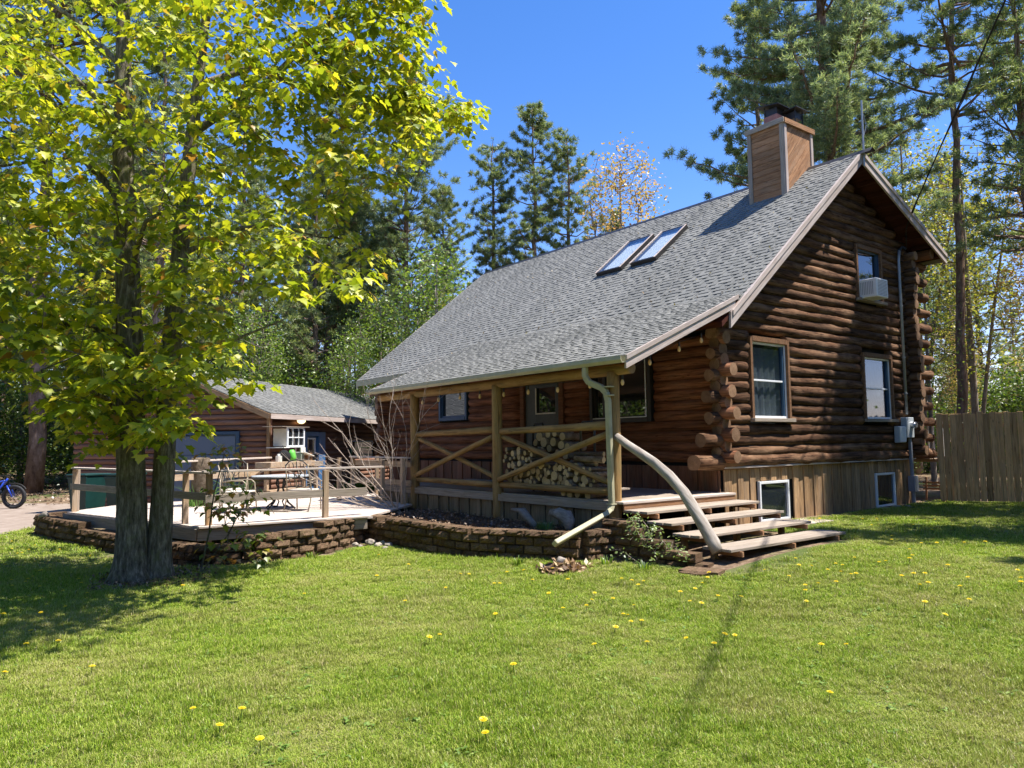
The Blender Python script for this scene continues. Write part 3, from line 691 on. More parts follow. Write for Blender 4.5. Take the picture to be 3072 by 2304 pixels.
# stairs
TR = [(.62, .505), (1.10, .365), (1.60, .225), (2.14, .085)]
for x, z in TR:
    for k in range(3):
        xx = x - .2 + k * .165
        board("stair_tread", (xx, -3.02 - .02 * (k % 2), z), (xx + .0, -.06 + .03 * (k % 2) + (.1 if z < .1 else 0), z), .158, .04, M_grey, cabin)
for y in (-2.8, -1.5, -.25):
    for x, z in TR: board("stair_support", (x - .3, y, z - .06), (x + .25, y, z - .06), .04, .075, M_chim, cabin); box("stair_leg", (x - .28, y - .045, g(y) - .05), (x - .2, y + .045, z - .1), M_skirt, cabin)

# --- utility bits on the gable wall
con = thing("electrical_conduit", (.16, 7.25, 0), "grey service conduit running up the cabin wall beside the back corner", "conduit")
mb = MB(); mb.tube([(.16, 7.32, 6.35), (.16, 7.25, 6.1), (.16, 7.24, 2.2)], .035, 10); mb.done("upper_pipe", (M_grey_metal,), con, True)
mb = MB(); mb.tube([(.16, 7.33, 1.6), (.16, 7.38, -.05)], .045, 10); mb.box((.09, 7.27, .3), (.25, 7.47, .68)); mb.done("lower_pipe", (plain("grey_pvc", (.22, .23, .27), .5),), con)
mb = MB(); mb.tube([(.16, 7.32, 6.33), (.2, 7.38, 6.42), (.28, 7.42, 6.36)], .05, 10); mb.done("weather_head", (M_dark,), con)
for z in (3.6, 4.9, 2.7):
    mb = MB(); mb.tube([(.16, 7.24, z), (.16, 7.24, z + .03)], .045, 10); mb.done("strap", (M_grey_metal,), con)
met = thing("electric_meter", (.2, 7.2, 1.6), "grey electric meter box with a round dial below the conduit", "electric meter")
mb = MB(); mb.box((.1, 7.02, 1.62), (.24, 7.42, 2.12), c=.01); mb.done("meter_box", (M_meter,), met)
mb = MB(); mb.tube([(.24, 7.3, 1.93), (.33, 7.3, 1.93)], .085, 16); mb.tube([(.33, 7.3, 1.93), (.36, 7.3, 1.93)], .06, 16); mb.done("meter_dial", (M_spoke,), met)
bb = thing("breaker_box", (.2, 6.8, 1.5), "smaller grey utility box mounted lower left of the meter", "utility box")
mb = MB(); mb.box((.12, 6.62, 1.5), (.24, 6.96, 1.9), c=.012); mb.done("box_body", (M_meter,), bb)
mb = MB(); mb.box((.242, 6.64, 1.52), (.262, 6.94, 1.88), c=.008); mb.done("box_door", (M_white,), bb)
ac = thing("air_conditioner", (.3, 5.5, 4.86), "white window air conditioner sticking out of the upper gable window", "air conditioner")
mb = MB(); mb.box((.05, 5.24, 4.88), (.55, 5.78, 5.32), c=.015); mb.done("casing", (M_white,), ac)
mb = MB()
for k in range(11): mb.box((.551, 5.29, 4.92 + k * .034), (.556, 5.73, 4.942 + k * .034))
mb.done("rear_grille", (M_grey_metal,), ac)
mb = MB()
for k in range(8): mb.box((.17 + k * .04, 5.233, 4.95), (.185 + k * .04, 5.239, 5.25))
mb.done("side_louvre", (M_grey_metal,), ac)
# service cable from a far pole to the gable
A = Vector((.66, 6.96, 7.12)); Bc = Vector((4.39, 2.27, 8.98)); D = (Bc - A)
cp = []
for i in range(26):
    t = i / 25 * 5.2; p = A + D * t; p.z += 0; cp.append(p)
mb = MB(); mb.tube(cp, .017, 6); mb.tube([p + Vector((0, .0, -.02 + .03 * math.sin(i * 1.9))) + Vector((.02 * math.cos(i * 1.9), 0, 0)) for i, p in enumerate(cp)], .011, 5); mb.tube([A, (.45, 7.1, 6.8), (.3, 7.4, 6.38)], .012, 5)
tag(mb.done("service_cable", (M_cable,)), "black overhead power cable reaching from the gable eave up over the lawn", "cable")
# ------------------------------------------------------------------ string lights
sl = thing("string_lights", (-2, -2.9, 2.6), "string of clear amber bulbs hung along the porch beam", "string lights")
BL = [(-6.1, -2.9, 2.57), (-5.4, -2.9, 2.6), (-4.53, -2.9, 2.6), (-3.79, -2.9, 2.58), (-2.97, -2.9, 2.57), (-2.2, -2.9, 2.57), (-1.35, -2.9, 2.56), (-.51, -2.9, 2.58), (.26, -2.9, 2.58), (.3, -2.27, 2.94), (.3, -1.5, 3.22), (.3, -.88, 3.42)]
pts = []
for a, b in zip(BL[:-1], BL[1:]):
    for t in (0, .25, .5, .75):
        p = Vector(a).lerp(Vector(b), t); p.z += .13 - .02 * math.sin(t * math.pi) ; pts.append(p)
mb = MB(); mb.tube(pts, .006, 5); mb.done("cord", (M_cable,), sl)
mg, nt, out = nodes("amber_bulb_glass"); principled(nt, out, (.75, .5, .22), .08, spec=.8)
bme = None
for i, b in enumerate(BL):
    mb = MB(); z = 0
    mb.tube([(0, 0, .13), (0, 0, .05)], .017, 8, 0); bs = link("bulb_socket", mesh("bulb_socket", mb.v, mb.f, (M_dark,)), sl, Matrix.Translation(b))
    if bme is None:
        m2 = MB(); m2.tube([(0, 0, .05), (0, 0, .03), (0, 0, 0), (0, 0, -.035), (0, 0, -.05)], [.014, .024, .032, .024, .006], 10); bme = mesh("bulb", m2.v, m2.f, (mg,), smooth=True)
    link("bulb", bme, bs, Matrix.Translation(b))
# ------------------------------------------------------------------ retaining walls: every block a part
BLK = []
for s in range(6):
    n = 6; V = []; F = []; rnd = random.random() * 50
    nx, nz = 6, 3; L, Dp, H = 1.0, 1.0, 1.0
    def fp(i, j):
        x = -.5 + i / nx; z = -.5 + j / nz
        e = 0 if i in (0, nx) or j in (0, nz) else 1
        return (x * .985 + (.01 * noise.noise((i * 3.1, j, rnd))), -.5 - (.0 + .22 * e * (.5 + .9 * noise.noise((x * 4 + rnd, z * 3, 2)))), z * .95 + .03 * noise.noise((x * 4, z * 4, rnd)))
    grid = [[None] * (nz + 1) for _ in range(nx + 1)]
    for i in range(nx + 1):
        for j in range(nz + 1): grid[i][j] = len(V); V.append(fp(i, j))
    for i in range(nx):
        for j in range(nz): F.append((grid[i][j], grid[i + 1][j], grid[i + 1][j + 1], grid[i][j + 1]))
    bk = [len(V) + k for k in range(4)]; V += [(-.46, .5, -.475), (.46, .5, -.475), (.46, .5, .475), (-.46, .5, .475)]
    F += [tuple([bk[3], bk[2]] + [grid[i][nz] for i in range(nx, -1, -1)])[::-1], tuple([bk[0]] + [grid[i][0] for i in range(nx + 1)] + [bk[1]])[::-1],
          tuple([bk[0], bk[3]] + [grid[0][j] for j in range(nz, -1, -1)]), tuple([bk[2], bk[1]] + [grid[nx][j] for j in range(nz + 1)]), (bk[1], bk[0], bk[3], bk[2])]
    BLK.append(mesh("block", V, F, (M_block,)))
def block_wall(root, path, ztops, H=.13, L=.31, tcap=.10):
    """courses of blocks along a path (outer face on the right-hand side when walking), top height per vertex"""
    P3 = [Vector((*p, 0)) for p in path]; acc = [0]
    for a, b in zip(P3[:-1], P3[1:]): acc.append(acc[-1] + (b - a).length)
    def at(s):
        s = min(max(s, 0), acc[-1] - 1e-5)
        for i in range(len(acc) - 1):
            if s <= acc[i + 1]:
                t = (s - acc[i]) / (acc[i + 1] - acc[i]); return P3[i].lerp(P3[i + 1], t), ztops[i] + (ztops[i + 1] - ztops[i]) * t
    nb = max(1, round(acc[-1] / L)); w = acc[-1] / nb; zt = max(ztops); zmin = min(g(p.y) for p in P3) - .08; z = zt; course = 0
    while z > zmin:
        off = (course % 2) * .5; hc = H if course else tcap
        for k in range(nb + (1 if off else 0)):
            x0 = max((k - off) * w, 0); x1 = min((k - off + 1) * w, acc[-1]); mid = (x0 + x1) / 2
            if x1 - x0 < .06: continue
            p0, _ = at(x0); p1, _ = at(x1); pm, tp = at(mid)
            if z > tp + .07: continue
            c = (p0 + p1) / 2; M = frame((c.x, c.y, z - hc / 2), p1 - p0)
            jig = Matrix.Translation((0, random.uniform(-.03, .02), random.uniform(-.004, .004))) @ Matrix.Rotation(random.uniform(-.07, .07), 4, 'Z')
            link("block", random.choice(BLK), root, M @ jig @ Matrix.Diagonal(((p1 - p0).length - .014, .24, hc * .95, 1)))
        z -= hc; course += 1
rw = thing("retaining_wall", (-4.0, -7.4, -.2), "low brown block retaining wall curving in front of the wooden deck", "retaining wall")
block_wall(rw, [(-11.5, -9.3), (-11.2, -9.85), (-9.4, -9.62), (-7.0, -9.02), (-5.2, -8.62), (-4.2, -8.3), (-3.78, -7.5), (-3.95, -6.4), (-4.4, -5.55), (-4.85, -5.05)], [.12, .12, .1, .06, .02, .04, .1, .17, .22, .25])
pw = thing("retaining_wall", (-1.5, -4.8, -.2), "mossy shaded block wall edging the planting bed below the porch", "retaining wall")
block_wall(pw, [(-4.8, -4.95), (-4.0, -4.92), (-2.6, -4.9), (-1.4, -4.8), (-.7, -4.42), (-.1, -4.12), (.36, -3.95)], [.25, .17, .22, .24, .24, .24, .24])
block_wall(pw, [(.36, -3.95), (.42, -3.4)], [.24, .28])
sw = thing("retaining_wall", (1.2, -3.4, -.2), "stepped block wall beside the wooden porch stairs", "retaining wall")
block_wall(sw, [(.3, -3.36), (.75, -3.38), (1.1, -3.38), (1.5, -3.38), (1.9, -3.34), (2.2, -3.25)], [.42, .42, .24, .18, .04, -.05])
tag(link("flat_stone", BLK[1], None, Matrix.Translation((2.35, -3.65, -.13)) @ Matrix.Rotation(.3, 4, 'Z') @ Matrix.Diagonal((.55, .32, .09, 1))), "long flat stone lying in the grass below the bottom stair", "stone")

# ------------------------------------------------------------------ wooden deck
deck = thing("wooden_deck", (-7, -6.5, .2), "sunlit grey wooden deck with board railings in front of the garage", "deck")
DK = [(-4.3, -5.2), (-4.62, -8.15), (-5.4, -8.3), (-9.95, -9.5), (-11.3, -8.2), (-11.3, -4.2), (-9.5, -.8), (-8.3, -.8), (-8.3, -3.1), (-6.2, -3.1)]
x = -11.3
while x < -4.28:
    P_ = clip_poly(clip_poly([p for p in DK], (1, 0), x + .136), (-1, 0), -x)
    if len(P_) >= 3:
        ys = [p[1] for p in P_]; y0, y1 = min(ys), max(ys)
        # follow the slanted ends
        def ends(xx):
            c = []
            for i in range(len(DK)):
                a, b = DK[i], DK[(i + 1) % len(DK)]
                if (a[0] - xx) * (b[0] - xx) < 0: c.append(a[1] + (b[1] - a[1]) * (xx - a[0]) / (b[0] - a[0]))
            return (min(c), max(c)) if c else (y0, y1)
        e0 = ends(x + .002); e1 = ends(x + .134)
        V = [(x, e0[0], .212), (x + .134, e1[0], .212), (x + .134, e1[1], .212), (x, e0[1], .212)]
        V += [(a, b, .25 + random.uniform(-.002, .002)) for a, b, _ in V]
        F = [(3, 2, 1, 0), (4, 5, 6, 7), (0, 1, 5, 4), (1, 2, 6, 5), (2, 3, 7, 6), (3, 0, 4, 7)]
        V, c = centred(V); Mx = frame(c, (0, 1, 0)); Mi = Mx.to_3x3().inverted()
        link("deck_plank", mesh("deck_plank", [Mi @ v for v in V], F, (M_deck,)), deck, Mx)
    x += .141
board("edge_board", (-4.27, -5.2, .255), (-4.57, -8.2, .255), .14, .035, M_deck, deck)
board("rim_joist", (-4.3, -5.2, .12), (-4.6, -8.2, .12), .04, .2, M_grey, deck)
board("rim_joist", (-4.62, -8.2, .12), (-9.95, -9.54, .12), .04, .2, M_grey, deck)
for (x, y), z0, z1, m in (((-4.47, -5.97), .0, 1.15, M_rail), ((-4.62, -8.02), -.1, 1.17, M_skirt), ((-5.42, -8.2), 0, 1.15, M_rail), ((-6.46, -8.3), .0, 1.15, M_rail), ((-9.85, -9.36), .0, 1.15, M_rail)):
    board("rail_post", (x, y, z0), (x, y, z1), .095, .095, m, deck, up=(0, 1, 0))
board("rail_post", (-9.93, -9.30, .0), (-9.93, -9.30, 1.15), .05, .09, M_grey, deck, up=(0, 1, 0))
board("top_rail", (-4.53, -4.75, 1.175), (-4.55, -8.15, 1.19), .14, .035, M_deck, deck)
board("top_rail", (-4.5, -8.0, 1.165), (-9.98, -9.42, 1.19), .14, .035, M_deck, deck)
board("mid_rail", (-4.42, -5.15, .72), (-4.56, -8.1, .72), .035, .14, M_grey, deck)
board("mid_rail", (-4.6, -8.07, .76), (-9.95, -9.42, .79), .035, .13, M_grey, deck)
# far railing towards the garage and the raised shelf rail
for (x, y) in ((-8.9, -3.3), (-9.7, -2.2), (-8.4, -3.9), (-7.0, -3.45), (-6.3, -3.3)):
    board("rail_post", (x, y, .1), (x, y, 1.3), .09, .09, M_rail, deck, up=(0, 1, 0))
board("top_rail", (-9.0, -3.3, 1.31), (-6.2, -3.2, 1.30), .12, .035, M_deck, deck)
board("mid_rail", (-9.0, -3.25, 1.16), (-6.2, -3.15, 1.15), .035, .13, M_rail, deck)
board("mid_rail", (-9.0, -3.25, .72), (-6.2, -3.15, .72), .035, .13, M_rail, deck)
for (x, y) in ((-10.0, -6.8), (-9.4, -7.6)):
    board("rail_post", (x, y, .1), (x, y, 1.15), .09, .09, M_rail, deck, up=(0, 1, 0))
board("top_rail", (-9.0, -7.9, 1.28), (-10.4, -4.9, 1.31), .12, .04, M_deck, deck)
board("mid_rail", (-9.2, -7.6, .92), (-10.3, -5.2, .92), .035, .14, M_rail, deck)

# ------------------------------------------------------------------ garage
GA = Vector((-.61, .79, 0)).normalized(); GB = Vector((-.79, -.61, 0)).normalized(); G0 = Vector((-11.58, -4.49, 0))
def gp(s, t, z): return G0 + GA * s + GB * t + Vector((0, 0, z))
gar = thing("garage", gp(6, 4, 0), "brown log-sided garage with grey shingle roof and blue doors, left of the cabin", "garage")
GW_, GL = 6.6, 11.5; GE = 2.52; GS = .40
def gz(t): return GE + GS * min(t, GW_ - t)
Pg = [(.06, -.25), (GW_ - .06, -.25), (GW_ - .06, gz(.1)), (GW_ / 2, gz(GW_ / 2) - .06), (.06, gz(.1))]
V, F = prism([(max(u, .58), v) for u, v in Pg], lambda u, v, d: gp(d, u, v), .06, GL - .1)
gw = link("garage_wall", mesh("garage_wall", V, F, (M_black,)), gar)
z = -.12; row = 0
while z < gz(GW_ / 2) - .1:
    # gable end boards, clear of the big door
    tmin = max(0, (z + .16 - GE) / GS) + .02
    lo, hi = tmin, GW_ - tmin
    if hi - lo > .3:
        for s, e in spans(lo, hi, z + .08, [(1.02, 3.55, -.3, 1.98)]):
            log("siding_log", gp(.03, s, z + .08), gp(.03, e, z + .08), .084, (M_garlog, M_logend), gw, n=8, wob=.03, seg=1.2)
    if z < GE - .15:
        for s, e in spans(.05, GL, z + .08, [(2.5, 3.85, -.3, 2.02), (5.72, 7.56, 1.15, 1.75)]):
            log("siding_log", gp(s, .56, z + .08), gp(e, .56, z + .08), .084, (M_garlog, M_logend), gw, n=8, wob=.03, seg=1.2)
    z += .155
groof = MB()
V = [gp(s, t, gz(max(t, -.0)) + (t * GS if t < 0 else 0) - dz) for s in (-.12, GL + .3) for t, dz in ((-.06, 0), (GW_ / 2, 0), (GW_ / 2, .09), (-.06, .09))]
F = [(0, 1, 2, 3)[::-1], (7, 6, 5, 4)[::-1], (0, 4, 5, 1)[::-1], (1, 5, 6, 2)[::-1], (2, 6, 7, 3)[::-1], (3, 7, 4, 0)[::-1]]
groof.add(V, F)
V2 = [gp(s, t, gz(min(t, GW_)) - (GS * (t - GW_) if t > GW_ else 0) - dz) for s in (-.12, GL + .3) for t, dz in ((GW_ + .06, 0), (GW_ / 2, 0), (GW_ / 2, .09), (GW_ + .06, .09))]
groof.add(V2, [f[::-1] for f in F])
gr = groof.done("roof", (M_soffit,), gar)
cg = 1 / math.sqrt(1 + GS * GS)
for side in (0, 1):
    if side == 0: o = gp(-.14, -.08, gz(0) - .03 + .012); xd = GA; ud = (GB * 1 + Vector((0, 0, GS))).normalized(); nn = xd.cross(ud); nn = nn if nn.z > 0 else -nn
    else: o = gp(-.14, GW_ + .08, gz(0) - .03 + .012); xd = GA; ud = (-GB + Vector((0, 0, GS))).normalized(); nn = xd.cross(ud); nn = nn if nn.z > 0 else -nn
    lay_shingles(gr, o, xd, ud, nn, GL + .44, int((GW_ / 2 + .08) / cg / .142), .142, 0)
for t0, t1 in ((-.06, GW_ / 2), (GW_ + .06, GW_ / 2)):
    board("barge_board", gp(-.13, t0, gz(0) - .11), gp(-.13, t1, gz(GW_ / 2) - .09), .035, .16, M_skirt, gar)
board("fascia", gp(-.1, -.07, GE - .09), gp(GL + .3, -.07, GE - .09), .03, .14, M_barge, gar)
board("corner_board", gp(-.06, .02, -.2), gp(-.06, .02, GE - .02), .1, .03, M_skirt, gar, up=tuple(GA))
box_pts = MB(); V, F = prism([(.0, .0), (.56, 0), (.56, .02), (0, .02)], lambda u, v, d: gp(d, u, GE - .12 + v), 0, GL); box_pts.add(V, F); box_pts.done("soffit", (M_soffit,), gar)
V, F = prism([(.0, -.2), (.5, -.2), (.5, GE - .1), (0, GE - .1)], lambda u, v, d: gp(d, u, v), .04, .08); mb = MB(); mb.add(V, F); mb.done("wing_wall", (M_garlog,), gar)
# garage door: framed sections
def gpanel(name, s0, s1, t, z0, z1, th, m, par, face='side', c=.004):
    """box lying in the eave wall (face='side': along s) or the gable wall (along t)"""
    if face == 'side': p = gp((s0 + s1) / 2, t, (z0 + z1) / 2); M = frame(p, GA); V, F = boxvf(s1 - s0, th, z1 - z0, c)
    else: p = gp(t, (s0 + s1) / 2, (z0 + z1) / 2); M = frame(p, GB); V, F = boxvf(s1 - s0, th, z1 - z0, c)
    return link(name, mesh(name, V, F, (m,)), par, M)
gd = gpanel("garage_door", 1.04, 3.53, .0, -.25, 1.93, .05, M_bluegrey, gar, 'gable')
for k in range(4): gpanel("door_section", 1.07, 3.50, -.035, -.22 + k * .535, -.22 + k * .535 + .52, .03, M_bluegrey, gd, 'gable', .01)
gpanel("door_casing", .93, 1.03, -.03, -.25, 2.03, .12, M_dblue, gd, 'gable'); gpanel("door_casing", 3.54, 3.64, -.03, -.25, 2.03, .12, M_dblue, gd, 'gable'); gpanel("door_casing", 1.03, 3.54, -.03, 1.94, 2.03, .12, M_dblue, gd, 'gable')
# side door
sd_ = gpanel("side_door", 2.7, 3.4, .52, .0, 1.92, .05, M_blue, gar)
gpanel("door_casing", 3.41, 3.82, .46, 0, 2.04, .1, M_blue, sd_); gpanel("door_casing", 2.52, 2.69, .46, 0, 2.04, .1, M_blue, sd_); gpanel("door_casing", 2.69, 3.41, .46, 1.9, 2.04, .1, M_blue, sd_)
gpanel("light_trim", 3.22, 3.28, .48, .35, 1.85, .04, M_white, sd_); gpanel("light_trim", 2.72, 3.22, .48, 1.8, 1.85, .04, M_white, sd_)
gpanel("pane", 2.72, 3.22, .485, .35, 1.8, .02, M_dpane, sd_)
gwn = gpanel("window", 5.72, 7.56, .53, 1.13, 1.77, .06, M_blue, gar); gpanel("pane", 5.82, 7.46, .49, 1.2, 1.72, .03, M_dpane, gwn); gpanel("window_trim", 5.72, 5.8, .48, 1.13, 1.77, .06, plain("green_trim_paint", (.04, .16, .12), .5), gwn)
# eave light
ml, nt, out = nodes("warm_light_globe"); e = N(nt, "Emission"); e.inputs[0].default_value = (1, .72, .35, 1); e.inputs[1].default_value = 1.6; nt.links.new(e.outputs[0], out.inputs[0])
el = thing("eave_light", gp(2.13, .3, 2.4), "small glowing round ceiling light under the garage eave", "light")
mb = MB(); mb.tube([gp(2.13, .3, 2.42), gp(2.13, .3, 2.38)], .14, 14); mb.done("light_base", (M_white,), el)
mb = MB(); c = gp(2.13, .3, 2.38); mb.tube([c, c - Vector((0, 0, .05)), c - Vector((0, 0, .09)), c - Vector((0, 0, .11))], [.13, .12, .08, .02], 14); mb.done("globe", (ml,), el, True)

# ------------------------------------------------------------------ things by the garage
def gbox(mb, s0, s1, t0, t1, z0, z1, mi=0):
    V, F = boxvf(s1 - s0, t1 - t0, z1 - z0, .004); mb.add(V, F, mi, frame(gp((s0 + s1) / 2, (t0 + t1) / 2, (z0 + z1) / 2), GA))
# potting bench
pb = thing("potting_bench", gp(-.5, -.9, .25), "long wooden potting bench with a thick plank top beside the garage corner", "bench")
mb = MB(); gbox(mb, -1.75, .4, -1.15, -.7, 1.06, 1.2); mb.done("bench_top", (M_rail,), pb)
mb = MB(); gbox(mb, .42, .95, -1.1, -.75, 1.03, 1.17); mb.done("side_shelf", (M_grey,), pb)
for s in (-1.6, .2, .85):
    mb = MB(); gbox(mb, s, s + .09, -.95, -.86, .15, 1.03); mb.done("leg", (M_rail,), pb)
mb = MB(); gbox(mb, -1.6, .3, -1.05, -.8, .45, .5); mb.done("lower_shelf", (M_rail,), pb)
# old window-sash box on a post
fb = thing("sash_box", gp(.2, -.7, 1.25), "white box made of an old six-pane window sash, raised on a post", "display box")
mb = MB(); gbox(mb, -.2, .66, -.62, -.22, 1.6, 2.08); mb.done("box_body", (M_sling,), fb)
mb = MB()
s0, s1, z0, z1 = -.22, .68, 1.56, 2.12
gbox(mb, s0, s0 + .06, -.67, -.63, z0, z1); gbox(mb, s1 - .06, s1, -.67, -.63, z0, z1); gbox(mb, s0 + .06, s1 - .06, -.67, -.63, z0, z0 + .06); gbox(mb, s0 + .06, s1 - .06, -.67, -.63, z1 - .04, z1)
gbox(mb, s0 + .06, s1 - .06, -.665, -.635, 1.82, 1.85)
for q in (1, 2): gbox(mb, s0 + .9 * q / 3 - .01, s0 + .9 * q / 3 + .012, -.66, -.64, z0 + .06, z1 - .04)
mb.done("sash", (M_white,), fb)
for q in range(3):
    for zz in ((1.62, 1.82), (1.85, 2.08)):
        mb = MB(); gbox(mb, s0 + .9 * q / 3 + .03, s0 + .9 * (q + 1) / 3 - .03, -.648, -.642, *zz); mb.done("pane", (M_dpane,), fb)
mb = MB(); gbox(mb, -.55, .85, -.72, -.1, 2.12, 2.135); mb.done("roof_sheet", (M_grey,), fb)
mb = MB(); gbox(mb, -.5, -.15, -.7, -.2, 1.55, 1.575); mb.done("ledge", (M_offwhite,), fb)
bh = thing("birdhouse", gp(.05, -.95, 1.2), "small green and white birdhouse with a slanted roof on the potting bench", "birdhouse")
mb = MB(); gbox(mb, -.08, .1, -1.0, -.85, 1.2, 1.42); mb.done("birdhouse_body", (plain("grey_green_paint", (.2, .24, .2), .7),), bh)
mb = MB(); gbox(mb, -.1, .12, -1.02, -.98, 1.42, 1.56); mb.tube([gp(.01, -1.03, 1.49), gp(.01, -1.035, 1.49)], .035, 10); mb.done("front_plate", (M_offwhite,), bh)
mb = MB(); mb.beam(gp(-.02, -.95, 1.43), gp(.45, -.95, 1.32), .3, .02); mb.done("slanted_roof", (M_offwhite,), bh)
bx = thing("nest_box", gp(.35, -.95, 1.2), "open wooden nest box under the slanted roof on the bench", "nest box")
mb = MB(); gbox(mb, .3, .32, -1.0, -.8, 1.2, 1.4); gbox(mb, .5, .52, -1.0, -.8, 1.2, 1.38); gbox(mb, .32, .5, -1.0, -.8, 1.2, 1.22); gbox(mb, .3, .52, -1.0, -.8, 1.38, 1.4); mb.done("box_shell", (M_chim,), bx)
bag = MB(); V, F = tubevf([gp(-.42, -.95, 1.2), gp(-.43, -.95, 1.3), gp(-.45, -.95, 1.42), gp(-.46, -.95, 1.5)], [.1, .11, .1, .05], 8); bag.add(V, F)
tag(bag.done("soil_bag", (plain("bright_green_bag", (.15, .6, .08), .5),), None, True), "bright green plastic bag standing on the potting bench", "bag")
pot = thing("flower_pot", gp(.62, -.92, 1.2), "dark hanging pot on the bench beside the blue door", "flower pot")
mb = MB(); mb.tube([gp(.62, -.92, 1.2), gp(.62, -.92, 1.36)], [.1, .15], 12); mb.tube([gp(.62, -.92, 1.36), gp(.62, -.92, 1.375)], .165, 12); mb.done("pot_bowl", (M_dark,), pot)
mb = MB()
for k in range(9): a = k * .7; mb.tube([gp(.62, -.92, 1.35), gp(.62 + .08 * math.cos(a), -.92 + .08 * math.sin(a), 1.48)], [.01, .004], 4)
mb.done("dry_stems", (M_greybark,), pot)
jr = MB(); jr.tube([gp(-1.0, -.9, 1.2), gp(-1.0, -.9, 1.35)], .08, 10); jr.box(gp(-1.0, -.9, 1.35) - Vector((.03, .03, 0)), gp(-1.0, -.9, 1.4) + Vector((.03, .03, 0)))
tag(jr.done("white_jug", (M_offwhite,)), "white jug at the left end of the potting bench", "jug")
kt = MB(); kt.tube([gp(-.75, -.9, 1.2), gp(-.75, -.9, 1.3), gp(-.75, -.9, 1.42), gp(-.75, -.9, 1.5)], [.15, .17, .15, .05], 12); kt.tube([gp(-.72, -.88, 1.5), gp(-.66, -.8, 1.62)], .01, 5)
tag(kt.done("watering_can", (M_black,), None, True), "rounded black can between the jug and the green bag", "can")
# stump stool and its round top by the garage door
st = thing("tree_stump", (-9.55, -6.85, .25), "upright log stump with a pale sawn top near the garage door", "stump")
link("stump_log", logmesh(1.1, .2, 5, n=14, wob=.09, mats=(M_fireb, M_cut)), st, frame((-9.55, -6.85, .8), (0, 0, 1)))
# two green bins
for (x, y), lb in (((-12.35, -8.75), "dark green wheeled bin behind the deck end, left one of the pair"), ((-11.7, -8.05), "dark green wheeled bin behind the deck end, right one of the pair")):
    b_ = thing("wheeled_bin", (x, y, g(y)), lb, "bin", "green wheeled bins by the deck"); z0 = g(y)
    mb = MB(); M = Matrix.Translation((x, y, z0)) @ Matrix.Rotation(.6, 4, 'Z')
    V = [(sx * w / 2, sy * dd / 2, zz) for zz, w, dd in ((.06, .42, .5), (1.22, .58, .68)) for sx, sy in ((-1, -1), (1, -1), (1, 1), (-1, 1))]
    mb.add(V, [(0, 3, 2, 1), (4, 5, 6, 7), (0, 1, 5, 4), (1, 2, 6, 5), (2, 3, 7, 6), (3, 0, 4, 7)], 0, M); mb.add(*boxvf(.62, .03, .05), 0, M @ Matrix.Translation((0, -.34, 1.19))); mb.done("bin_body", (M_green,), b_)
    mb = MB(); mb.add(*boxvf(.63, .76, .05, .02), 0, M @ Matrix.Translation((0, 0, 1.26))); mb.add(*boxvf(.4, .05, .05, .01), 0, M @ Matrix.Translation((0, .42, 1.24))); mb.done("bin_lid", (M_green,), b_)
    for sx in (-1, 1):
        mb = MB(); V, F = tubevf([(sx * .2, .24, .1), (sx * .27, .24, .1)], .1, 12); mb.add(V, F, 0, M); mb.done("wheel", (M_rubber,), b_)
# ------------------------------------------------------------------ patio furniture
tb = thing("patio_table", (-7.35, -5.75, .25), "round metal patio table with ornate dark legs on the deck", "table")
mb = MB(); V, F = tubevf([(-7.35, -5.75, .94), (-7.35, -5.75, .965)], .62, 28); mb.add(V, F); mb.done("table_top", (M_meter,), tb)
mb = MB(); V, F = tubevf([(-7.35, -5.75, .9), (-7.35, -5.75, .935)], .6, 28); mb.add(V, F); mb.done("table_rim", (M_dark,), tb)
for k in range(4):
    a = k * math.pi / 2 + .5; ca, sa = math.cos(a), math.sin(a)
    def pp(r, z): return (-7.35 + ca * r, -5.75 + sa * r, z)
    mb = MB(); mb.tube([pp(.1, .92), pp(.06, .7), pp(.13, .5), pp(.22, .38), pp(.4, .26)], .018, 6); mb.tube([pp(.13, .5), pp(.05, .4), pp(.1, .3), pp(.22, .3)], .013, 5); mb.tube([pp(.1, .9), pp(.14, .78), pp(.06, .66)], .012, 5); mb.done("leg", (M_dark,), tb)
def patio_chair(loc, rz, label):
    c_ = thing("patio_chair", loc, label, "chair", "metal chairs around the patio table"); M = Matrix.Translation(loc) @ Matrix.Rotation(rz, 4, 'Z')
    def T(*p): return tuple(M @ Vector(q) for q in p)
    for sx in (-1, 1):
        mb = MB(); x = .27 * sx
        mb.tube(T((x, -.27, 0), (x, -.25, .3), (x, -.22, .6), (x * 1.02, -.15, .66), (x * 1.02, .1, .66), (x, .25, .64)), .014, 7); mb.done("front_leg", (M_bronze,), c_, True)
        mb = MB(); mb.tube(T((x, .38, 0), (x, .26, .2), (x, .22, .42), (x * .95, .28, .7), (x * .9, .36, .98)), .014, 7); mb.done("rear_leg", (M_bronze,), c_, True)
    mb = MB(); V, F = boxvf(.5, .5, .045, .02); mb.add(V, F, 0, M @ Matrix.Translation((0, .0, .42))); mb.done("seat", (M_sling,), c_)
    mb = MB(); mb.tube(T((-.24, .36, .95), (-.15, .38, 1.04), (0, .385, 1.07), (.15, .38, 1.04), (.24, .36, .95)), .014, 6)
    for k in range(5):
        x = -.16 + k * .08; mb.tube(T((x, .25, .5), (x + .04 * math.sin(k * 2), .3, .7), (x - .03 * math.sin(k * 3), .34, .9), (x, .37, 1.03 - abs(x) * .3)), .009, 5)
    mb.tube(T((-.25, .24, .5), (.25, .24, .5)), .012, 6); mb.tube(T((-.1, .32, .8), (0, .33, .9), (.1, .32, .8), (0, .31, .7), (-.1, .32, .8)), .01, 5); mb.done("backrest", (M_dark,), c_)
